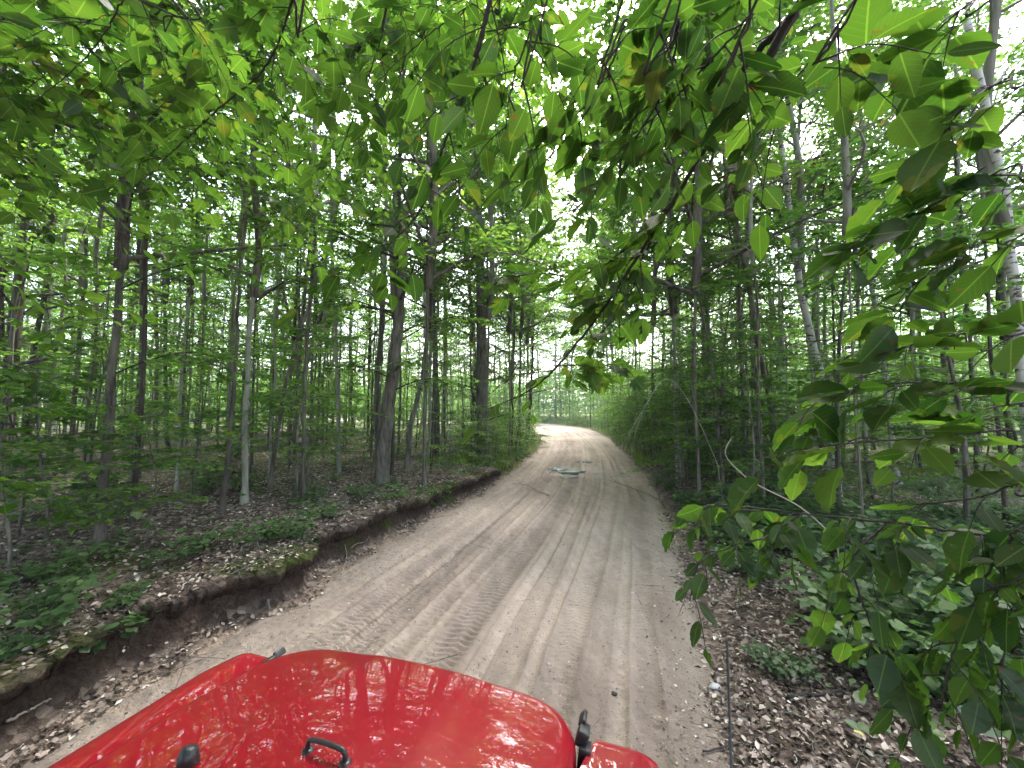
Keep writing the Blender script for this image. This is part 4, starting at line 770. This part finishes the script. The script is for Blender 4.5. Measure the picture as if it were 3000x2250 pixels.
# ------------------------------------------------------------------ fallen sticks, stones, stems
def stick(name, pix, r, m, label, cat, zoff=.015, lift=None, subs=()):
    P = [hit(u, v) for u, v in pix]
    P = [np.array([p[0], p[1], max(p[2], .012) + zoff]) for p in P]
    for k, l in enumerate(lift or []): P[k][2] += l
    b = P[0].copy(); P = catmull(P, 26); rng = np.random.default_rng(int(b[0] * 100) & 255); P[1:-1] += rng.normal(0, r * .5, (24, 3)); tb = Tubes(); tb.add(P - b, np.linspace(r, r * .35, 26), 7)
    for f, d, ln in subs: p = P[int(f * 25)] - b; d = norm(np.array(d, float)); tb.add(catmull([p, p + d * ln * .6 + [0, 0, .01], p + d * ln], 6), np.linspace(r * .5, r * .2, 6), 5)
    o = link(name, tb.mesh(name, m)); o.location = b; tag(o, label, cat); return o
stick('fallen_branch', [(1608, 1463), (1575, 1447), (1545, 1432), (1500, 1425)], .018, M['bark_pale'], 'pale forked stick lying across the road before the puddles', 'stick', subs=[(.3, (.15, .7, .25), .35), (.7, (-.6, .3, .1), .22)])
stick('fallen_branch', [(2310, 2055), (2450, 2040), (2560, 2010), (2640, 1960)], .012, M['twig'], 'dark fallen branch on the litter at the lower right', 'stick', zoff=.03, subs=[(.4, (-.5, .4, .3), .25)])
stick('fallen_branch', [(2060, 2235), (2180, 2190), (2330, 2160), (2400, 2120)], .006, M['twig'], 'thin dark twig on the sand below the antenna', 'stick')
stick('fallen_branch', [(20, 2140), (90, 2100), (150, 2070)], .010, M['twig_pale'], 'pale broken stick at the foot of the bank, far lower left', 'stick', zoff=.05)
stick('fallen_branch', [(0, 1545), (60, 1525), (130, 1505)], .018, M['twig_pale'], 'pale log end on the litter at the left edge', 'stick', zoff=.04)
stick('fallen_branch', [(340, 1530), (420, 1480), (500, 1455), (540, 1420)], .012, M['twig'], 'dark fallen branch behind the grey ringed trunk', 'stick', zoff=.06, lift=[0, .1, .15, .2])
stick('fallen_branch', [(1000, 1640), (1040, 1600), (1070, 1590), (1095, 1560)], .006, M['twig_pale'], 'pale root curling out of the bank beside the road', 'root', zoff=.02)
stick('fallen_branch', [(1000, 1695), (1015, 1640), (1010, 1600)], .008, M['twig_pale'], 'pale root hanging down the cut bank', 'root', zoff=.03)
_a = hit(790, 1790); _b = hit(748, 1600) + UP * .12; tb = Tubes(); tb.add(catmull([_a - _a, (_b - _a) * .5 + [.012, 0, .01], _b - _a], 14), np.linspace(.011, .007, 14), 7)
o = link('leaning_stick', tb.mesh('leaning_stick', M['bark_pale'])); o.location = _a; tag(o, 'grey stick leaning upright against the cut bank', 'stick')
stick('fallen_branch', [(620, 1860), (650, 1800), (690, 1760)], .007, M['twig'], 'thin dark root across the foot of the bank', 'root')
tb = Tubes(); rr_ = np.random.default_rng(61)
for k in range(130):
    s0 = rr_.uniform(.5, 13); kk = int(np.argmin(np.abs(SS - s0))); p = CT[kk] - NN[kk] * (HW[kk] + rr_.uniform(.30, .62)); q = p + NN[kk] * rr_.uniform(.05, .3) + TT[kk] * rr_.uniform(-.3, .3)
    z0 = gz(*p); z1 = gz(*q); mid = np.array([*(p * .5 + q * .5), (z0 + z1) / 2 + rr_.uniform(.01, .06)]); r = rr_.uniform(.0015, .006)
    tb.add(catmull([np.array([*p, z0 - .01]), mid, np.array([*q, z1 + .005])], 8), np.linspace(r, r * .4, 8), 5)
tag(link('bank_roots', tb.mesh('bank_roots', M['twig'])), 'thin dark roots dangling out of the cut road bank', 'roots', kind='stuff')
tb = Tubes(); rr_ = np.random.default_rng(63); xs, ys, zs = litter(2600, -62, 62, 1.8, 20, 64, lambda s, t_, h, dl, dr, x, y: (np.maximum(dl, dr) > .0) | (np.random.default_rng(8).random(len(x)) < .05))
zs = np.maximum(liplift(xs, ys, zs), .01)
for k in range(len(xs)):
    a = rr_.uniform(0, 6.28); l_ = rr_.uniform(.04, .28); r = rr_.uniform(.0015, .005); p = np.array([xs[k], ys[k], zs[k] + .02]); d = np.array([cos(a), sin(a), rr_.uniform(-.08, .12)]) * l_
    tb.add(np.array([p - d, p + rr_.normal(0, .015, 3) * [1, 1, .3], p + d]), [r, r * .8, r * .4], 4, False)
tag(link('twig_litter', tb.mesh('twig_litter', M['bark_grey'])), 'small dry twigs strewn among the fallen leaves', 'twigs', kind='stuff')
# pale bent stem on the right
P = catmull([at(2470, 1600, 3.6), at(2350, 1490, 3.4), at(2210, 1415, 3.3), at(2140, 1355, 3.2), at(2125, 1320, 3.2), at(2142, 1285, 3.25)], 30); b = np.array([P[0][0], P[0][1], gz(P[0][0], P[0][1])]); P[0] = b; tb = Tubes(); tb.add(P - b, np.linspace(.0065, .002, 30), 7)
o = link('bent_stem', tb.mesh('bent_stem', M['twig_pale'])); o.location = b; tag(o, 'pale bare stem arching over the undergrowth on the right', 'stem')
P = catmull([at(2120, 1400, 7.5), at(2020, 1180, 7.4), at(1950, 1110, 7.3), at(1890, 1190, 7.2), at(1855, 1250, 7.1), at(1805, 1335, 7.0)], 30); b = np.array([P[0][0], P[0][1], gz(P[0][0], P[0][1])]); P[0] = b; tb = Tubes(); tb.add(P - b, np.linspace(.007, .003, 30), 6)
tb.add(catmull([P[16] - b, at(1870, 1240, 7.1) - b, at(1848, 1330, 7.0) - b, at(1855, 1365, 7.0) - b], 10), np.linspace(.004, .002, 10), 5)
o = link('bent_stem', tb.mesh('drooping_stem', M['bark_pale'])); o.location = b; tag(o, 'bare dead sapling drooping toward the road edge on the right', 'stem')
m = plain('pale stone', (.42, .41, .40), .8, bump=.6, bs_=60.)
for u, v, r, lb in [(2092, 2022, .034, 'pale grey stone on the right edge of the sand'), (2172, 2120, .03, 'white stone in the litter below the pale grey stone'), (1697, 1570, .02, 'small white pebble on the middle of the road'), (1852, 1757, .016, 'small pale pebble near the right side of the road'), (1799, 2066, .018, 'dark chip of wood on the sand right of the hood')]:
    p = hit(u, v); V0 = []; n1_, n2_ = 9, 14
    rng = np.random.default_rng(u)
    for a in range(n1_ + 1):
        for b2 in range(n2_):
            th = pi * a / n1_; ph = 2 * pi * b2 / n2_; rr = r * (1 + .25 * sin(3 * ph + th * 2) * sin(th) + .06 * rng.normal() * sin(th)); V0.append((rr * sin(th) * cos(ph) * 1.3, rr * sin(th) * sin(ph), rr * cos(th) * .6))
    Q = np.array([(a * n2_ + b2, a * n2_ + (b2 + 1) % n2_, (a + 1) * n2_ + (b2 + 1) % n2_, (a + 1) * n2_ + b2) for a in range(n1_) for b2 in range(n2_)])
    o = link('wood_chip' if 'chip' in lb else 'stone', mesh_np('stone', np.array(V0), [Q], M['twig'] if 'chip' in lb else m)); o.location = (p[0], p[1], max(p[2], .01) + r * .2); tag(o, lb, 'wood chip' if 'chip' in lb else 'stone')
LV = Leaves(); LV.add(np.zeros((1, 3)), np.array([[.6, -.8, .1]]), np.array([[.2, -.2, 1.]]), .06); my = plain('yellow leaf', (.5, .46, .12), .6)
o = link('yellow_leaf', LV.mesh('yellow_leaf', 'oval', my, np.random.default_rng(1), uv=True)); p = hit(2500, 2155); o.location = p + UP * .03; tag(o, 'single yellow leaf on the brown litter at the lower right', 'leaf')

# ------------------------------------------------------------------ the red off-road vehicle
XC = -.83
veh = empty('off_road_vehicle', V2W(XC, 0), -YAW); tag(veh, 'red off-road vehicle with glossy hood and black hood latches driving along the road', 'car')
m, t = mat('red paint'); bs = N(t, 'BsdfPrincipled', i_Roughness=.4); bs.inputs['Specular IOR Level'].default_value = .15; bs.inputs['Base Color'].default_value = (.50, .008, .012, 1); bs.inputs['Coat Weight'].default_value = 1; bs.inputs['Coat IOR'].default_value = 1.65; bs.inputs['Coat Roughness'].default_value = .0
tc = t.nodes.new('ShaderNodeTexCoord'); n1 = N(t, 'TexNoise', i_Scale=5.0, i_Detail=2.0); L(t, tc.outputs['Object'], n1.inputs['Vector']); n2 = N(t, 'TexNoise', i_Scale=900.0); L(t, tc.outputs['Object'], n2.inputs['Vector'])
bp = N(t, 'Bump', i_Strength=.3, i_Distance=.004); L(t, n1.outputs[0], bp.inputs['Height']); L(t, bp.outputs[0], bs.inputs['Coat Normal'])
dust = N(t, 'TexNoise', i_Scale=14.0, i_Detail=8.0, i_Roughness=.7); L(t, tc.outputs['Object'], dust.inputs['Vector'])
L(t, mixc(t, mathn(t, 'MULTIPLY', mathn(t, 'SUBTRACT', dust.outputs[0], .45), .25), (.23, .001, .010), (.20, .022, .026)), bs.inputs['Base Color'])
o = t.nodes.new('ShaderNodeOutputMaterial'); L(t, bs.outputs[0], o.inputs[0]); M['red'] = m
M['black'] = plain('black plastic', (.018, .018, .02), .45, bump=.2); M['rubber'] = plain('tyre rubber', (.02, .02, .02), .85, bump=.4, bs_=80.)
M['chrome'] = plain('wheel metal', (.35, .35, .36), .35, metal=.8); m, t = mat('lamp glass'); bs = N(t, 'BsdfPrincipled', i_Roughness=.05); bs.inputs['Base Color'].default_value = (.75, .78, .8, 1); bs.inputs['Coat Weight'].default_value = 1
o = t.nodes.new('ShaderNodeOutputMaterial'); L(t, bs.outputs[0], o.inputs[0]); M['lamp'] = m
m, t = mat('windscreen glass'); gl = t.nodes.new('ShaderNodeBsdfGlass'); gl.inputs['Color'].default_value = (.85, .92, .9, 1); gl.inputs['IOR'].default_value = 1.05; gl.inputs['Roughness'].default_value = 0
o = t.nodes.new('ShaderNodeOutputMaterial'); L(t, gl.outputs[0], o.inputs[0]); M['glass'] = m
import bmesh
def bev(name, parts, mt, parent, bevel=.008, seg=2, smooth=True):
    bm = bmesh.new()
    for (c0, sz, *rot) in parts:
        r = bmesh.ops.create_cube(bm, size=1)
        from mathutils import Matrix, Euler, Vector
        Mx = Matrix.Translation(c0) @ (Euler(rot[0]).to_matrix().to_4x4() if rot else Matrix()) @ Matrix.Diagonal((*sz, 1)); bmesh.ops.transform(bm, matrix=Mx, verts=r['verts'])
    if bevel: bmesh.ops.bevel(bm, geom=bm.edges[:], offset=bevel, segments=seg, affect='EDGES', profile=.6)
    me = bpy.data.meshes.new(name); bm.to_mesh(me); bm.free(); me.materials.append(mt)
    for p in me.polygons: p.use_smooth = smooth
    return link(name, me, parent)
def panel(name, fz, X0, X1, Y0, Y1, mt, parent, nx_=60, ny_=60, wfun=None, skirt=.1):
    a = np.linspace(-1, 1, nx_); a = np.sign(a) * (1 - (1 - np.abs(a)) ** 1.5); b = np.linspace(0, 1, ny_); b = 1 - (1 - b) ** 1.5; Aa, Bb = np.meshgrid(a, b); Yy = Y0 + (Y1 - Y0) * Bb; Wd = wfun(Yy); c0 = (X0 + X1) / 2; Xx = c0 + Aa * Wd
    Zz = fz(Xx - c0, Yy, Aa, Bb); V = np.stack([Xx, Yy, Zz], -1).reshape(-1, 3); i = np.arange(ny_ - 1)[:, None] * nx_; j = np.arange(nx_ - 1)[None]
    Q = np.stack([i + j, i + j + 1, i + nx_ + j + 1, i + nx_ + j], -1).reshape(-1, 4)
    bd = np.concatenate([np.arange(nx_), np.arange(2, ny_) * nx_ - 1 + 0, (ny_ * nx_ - 1) - np.arange(nx_), np.arange(ny_ - 2, 0, -1) * nx_]); bd[nx_:nx_ + ny_ - 2] = np.arange(1, ny_ - 1) * nx_ + nx_ - 1
    nb = len(bd); Vs = V[bd] - [0, 0, skirt]; ii = np.arange(nb); Qs = np.stack([bd, ii + len(V), (ii + 1) % nb + len(V), bd[(ii + 1) % nb]], 1)
    return link(name, mesh_np(name, np.vstack([V, Vs]), [Q, Qs], mt, smooth=True), parent)
HWD = .665; YF = 1.47
def wf(Y): return np.where(Y > YF - .22, HWD - .02 - .19 + .19 * np.sqrt(np.clip(1 - ((Y - (YF - .22)) / .22) ** 2, 0, 1)), HWD - .02 * (Y - .3) / .95)
def hz(x, Y, a, b):
    W = wf(Y); d = np.minimum((W - np.abs(x)), (YF - Y)); de = np.clip(d, 0, 1)
    # smooth distance to outline
    cx = np.abs(x) - (HWD - .21); cyy = Y - (YF - .22); incorner = (cx > 0) & (cyy > 0); rc = np.sqrt(np.clip(cx, 0, 9) ** 2 / .19 ** 2 + np.clip(cyy, 0, 9) ** 2 / .22 ** 2); de = np.where(incorner, np.clip((1 - rc) * .2, 0, 1), de)
    z = 1.150 + .03 * (.9 - Y) * .9 - .07 * np.clip(Y - .9, 0, 1) ** 2 / .3 - .045 * (x / .66) ** 2
    Rr_ = .055; q = np.clip(Rr_ - de, 0, Rr_); z = z - (Rr_ - np.sqrt(np.clip(Rr_ ** 2 - q ** 2, 0, 1))) * .9
    bw = .36 - .10 * (Y - .3); z = z + .006 * (1 - sstep(bw - .07, bw + .05, np.abs(x)))
    return z
hood = panel('hood', hz, -HWD, HWD, .32, YF, M['red'], veh, 110, 110, wf, .07)
# hood fittings
tb = Tubes(); Lc = np.array([.02, .905, 1.162]); w2 = .062
tb.add(catmull([Lc + [-w2, 0, -.008], Lc + [-w2, 0, .012], Lc + [-w2 + .012, 0, .024], Lc + [0, 0, .027], Lc + [w2 - .012, 0, .024], Lc + [w2, 0, .012], Lc + [w2, 0, -.008]], 24), .0065, 10)
for sx_ in (-1, 1):
    th = np.linspace(0, 1, 4); tb.add([Lc + [sx_ * w2, 0, -.016], Lc + [sx_ * w2, 0, -.005], Lc + [sx_ * w2, 0, -.002]], [.016, .016, .011], 12)
link('tie_down_loop', tb.mesh('tie_down_loop', M['black']), hood)
for sx_ in (-1, 1):
    tb = Tubes(); c0 = np.array([sx_ * .325, .785, 1.142]); tb.add([c0, c0 + [0, 0, .03], c0 + [0, .004, .042], c0 + [0, .006, .047]], [.027, .024, .020, .010], 14); link('rubber_bumper', tb.mesh('rubber_bumper', M['black']), hood)
for sx_ in (-1, 1):
    q = sx_; dz_ = -.035 if q < 0 else -.008
    o = bev('hood_latch', [((q * .658, 1.33, 1.045), (.035, .05, .05), (0, q * .35, 0)), ((q * .664, 1.31, .99), (.038, .045, .085), (0, q * .12, 0)), ((q * .672, 1.295, .935), (.04, .06, .05), (0, 0, 0)), ((q * .675, 1.285, .90), (.05, .06, .045), (0, 0, 0)), ((q * .655, 1.365, 1.07), (.014, .05, .03), (0, q * .7, 0))], M['black'], veh, .005); o.location.z = dz_
# body
bev('grille', [((0, 1.42, .78), (1.06, .05, .38))], M['red'], veh, .02, 3)
sl = []
for k in range(7): sl.append(((-.27 + .09 * k, 1.467, .82), (.045, .012, .30)))
bev('grille_slots', sl, M['black'], veh, .004)
bev('inner_panel', [((0, .84, .82), (1.14, 1.10, .36))], M['red'], veh, .02, 3)
for sx_ in (-1, 1):
    tb = Tubes(); c0 = np.array([sx_ * .46, 1.46, .84]); tb.add([c0, c0 + [0, .02, 0], c0 + [0, .03, 0]], [.09, .088, .07], 20); link('headlight', tb.mesh('headlight', M['lamp']), veh)
bev('bumper', [((0, 1.52, .56), (1.1, .12, .14)), ((-.4, 1.45, .56), (.1, .12, .1)), ((.4, 1.45, .56), (.1, .12, .1))], M['black'], veh, .02, 3)
def fz(sx_):
    def f_(x, Y, a, b):
        o_ = np.clip(a * sx_, -1, 1); z = 1.012 - .035 * np.clip(o_, 0, 1) ** 2 - .10 * sstep(.80, 1.0, o_) * .5 - .10 * sstep(1.34, 1.41, Y) ** 2 - .06 * sstep(.5, .2, Y)
        return z
    return f_
for sx_ in (-1, 1):
    panel('fender', fz(sx_), sx_ * .80 - .14, sx_ * .80 + .14, .25, 1.41, M['red'], veh, 40, 60, lambda Y: .145 - .05 * sstep(1.2, 1.41, Y), .05)
def wheel(x, y):
    tb = Tubes(); th = np.linspace(0, 2 * pi, 49); V = []; prof = [(-.12, .24), (-.13, .33), (-.11, .385), (-.06, .40), (.06, .40), (.11, .385), (.13, .33), (.12, .24)]
    for a in th[:-1]:
        for (wx_, r_) in prof: lug = .012 if (int(round(a / (2 * pi) * 48)) % 2 and r_ > .37) else 0; V.append((wx_, (r_ - lug) * cos(a), (r_ - lug) * sin(a)))
    n = 48; kx = len(prof); Q = np.array([(i * kx + j, ((i + 1) % n) * kx + j, ((i + 1) % n) * kx + (j + 1) % kx, i * kx + (j + 1) % kx) for i in range(n) for j in range(kx)])
    w_ = link('wheel', mesh_np('wheel', np.array(V), [Q], M['rubber']), veh, (x, y, .40)); tb = Tubes(); s_ = 1 if x > 0 else -1
    tb.add([(-.1 * s_, 0, 0), (.06 * s_, 0, 0), (.085 * s_, 0, 0)], [.24, .235, .2], 24); tb.add([(.08 * s_, 0, 0), (.11 * s_, 0, 0)], [.06, .05], 12); link('rim', tb.mesh('rim', M['chrome']), w_)
for x_ in (-.78, .78):
    for y_ in (1.02, -1.45): wheel(x_, y_)
bev('body', [((0, -.72, .82), (1.46, 2.0, .56)), ((0, .27, 1.06), (1.36, .12, .12))], M['red'], veh, .03, 3)
bev('windscreen_frame', [((-.68, .10, 1.38), (.06, .05, .56), (-.25, 0, 0)), ((.68, .10, 1.38), (.06, .05, .56), (-.25, 0, 0)), ((0, .035, 1.64), (1.42, .05, .06), (-.25, 0, 0))], M['red'], veh, .012)
bev('windscreen', [((0, .10, 1.37), (1.28, .006, .46), (-.25, 0, 0))], M['glass'], veh, 0)
bev('seat', [((-.35, -.75, 1.15), (.5, .5, .12)), ((-.35, -1.0, 1.38), (.48, .12, .6)), ((.35, -.75, 1.15), (.5, .5, .12)), ((.35, -1.0, 1.38), (.48, .12, .6))], M['black'], veh, .04, 3)
# antenna on the outer right fender top
tb = Tubes(); a0 = np.array([.905, .385, .96]); tb.add([a0, a0 + [0, 0, .03], a0 + [0, 0, .05]], [.016, .014, .006], 12); tb.add([a0 + [0, 0, .05], a0 + [0, 0, .94]], [.0020, .0010], 8)
link('antenna', tb.mesh('antenna', M['black']), veh)

m, t = mat('haze'); pv = t.nodes.new('ShaderNodeVolumePrincipled'); pv.inputs['Color'].default_value = (.85, .93, 1, 1); pv.inputs['Density'].default_value = HAZE
o = t.nodes.new('ShaderNodeOutputMaterial'); L(t, pv.outputs[0], o.inputs['Volume'])
if HAZE > 0:
    Vh = np.array([(x, y, z) for x in (-430, 430) for y in (-430, 430) for z in (-30, 30)], float); Qh = np.array([(0, 1, 3, 2), (4, 6, 7, 5), (0, 4, 5, 1), (2, 3, 7, 6), (0, 2, 6, 4), (1, 5, 7, 3)])
    tag(link('haze', mesh_np('haze', Vh, [Qh], m)), 'thin pale haze paling the farthest trees', 'haze', kind='stuff')
# ------------------------------------------------------------------ labels that single out the repeats, by landmark and order from the left
LM = [(-99, 'left of the grey ringed trunk'), (-44, 'right of the grey ringed trunk'), (-33, 'around the pale forked tree'), (-24, 'behind the thick brown trunk'), (-9, 'left of the bend'), (5, 'right of the bend'), (22, 'around the leaning grey trunk'), (34, 'around the banded birch'), (46, 'beside the largest white birch')]
KD = {'woodland trees arching': 'arching tree', 'woodland trees': 'leafy tree', 'far trees': 'far off tree', 'far bushes': 'far off bush', 'thin pole': 'thin pole tree', 'saplings': 'sapling', 'roadside shrubs': 'low shrub', 'seedlings': 'small seedling'}
ORD = ['first', 'second', 'third', 'fourth', 'fifth', 'sixth', 'seventh', 'eighth', 'ninth', 'tenth', 'eleventh', 'twelfth', 'thirteenth', 'fourteenth', 'fifteenth', 'sixteenth', 'seventeenth', 'eighteenth', 'nineteenth', 'twentieth', 'twenty first', 'twenty second', 'twenty third', 'twenty fourth', 'twenty fifth', 'twenty sixth', 'twenty seventh', 'twenty eighth', 'twenty ninth', 'thirtieth', 'thirty first', 'thirty second', 'thirty third', 'thirty fourth', 'thirty fifth', 'thirty sixth', 'thirty seventh', 'thirty eighth', 'thirty ninth', 'fortieth']
bucket = {}
for o in C.objects:
    g = o.get('group', '')
    kd = next((v for k, v in KD.items() if g.startswith(k)), None)
    if kd is None or o.parent: continue
    a = math.degrees(math.atan2(o.location.x, o.location.y)); lm = [l for x0, l in LM if a >= x0][-1]; r = math.hypot(o.location.x, o.location.y)
    bd = '' if 'far off' in kd else ('near ' if r < 9 else 'mid distance ' if r < 20 else 'distant ' if r < 31 else 'farthest ')
    bk = ''
    for c in o.children:
        if c.name.startswith('trunk') and c.data.materials: bk = {'b': 'birch', 'g': 'grey', 'd': 'dark', 'p': 'pale'}.get(c.data.materials[0].name[0], '') + ' '
    bucket.setdefault(f"{bd}{bk}{kd} {lm}", []).append((a, o))
for d, L_ in bucket.items():
    L_.sort(key=lambda q: q[0])
    for i, (a, o) in enumerate(L_): o['label'] = d if len(L_) == 1 else (ORD[i] + ' from the left, ' + d if i < 40 else d)
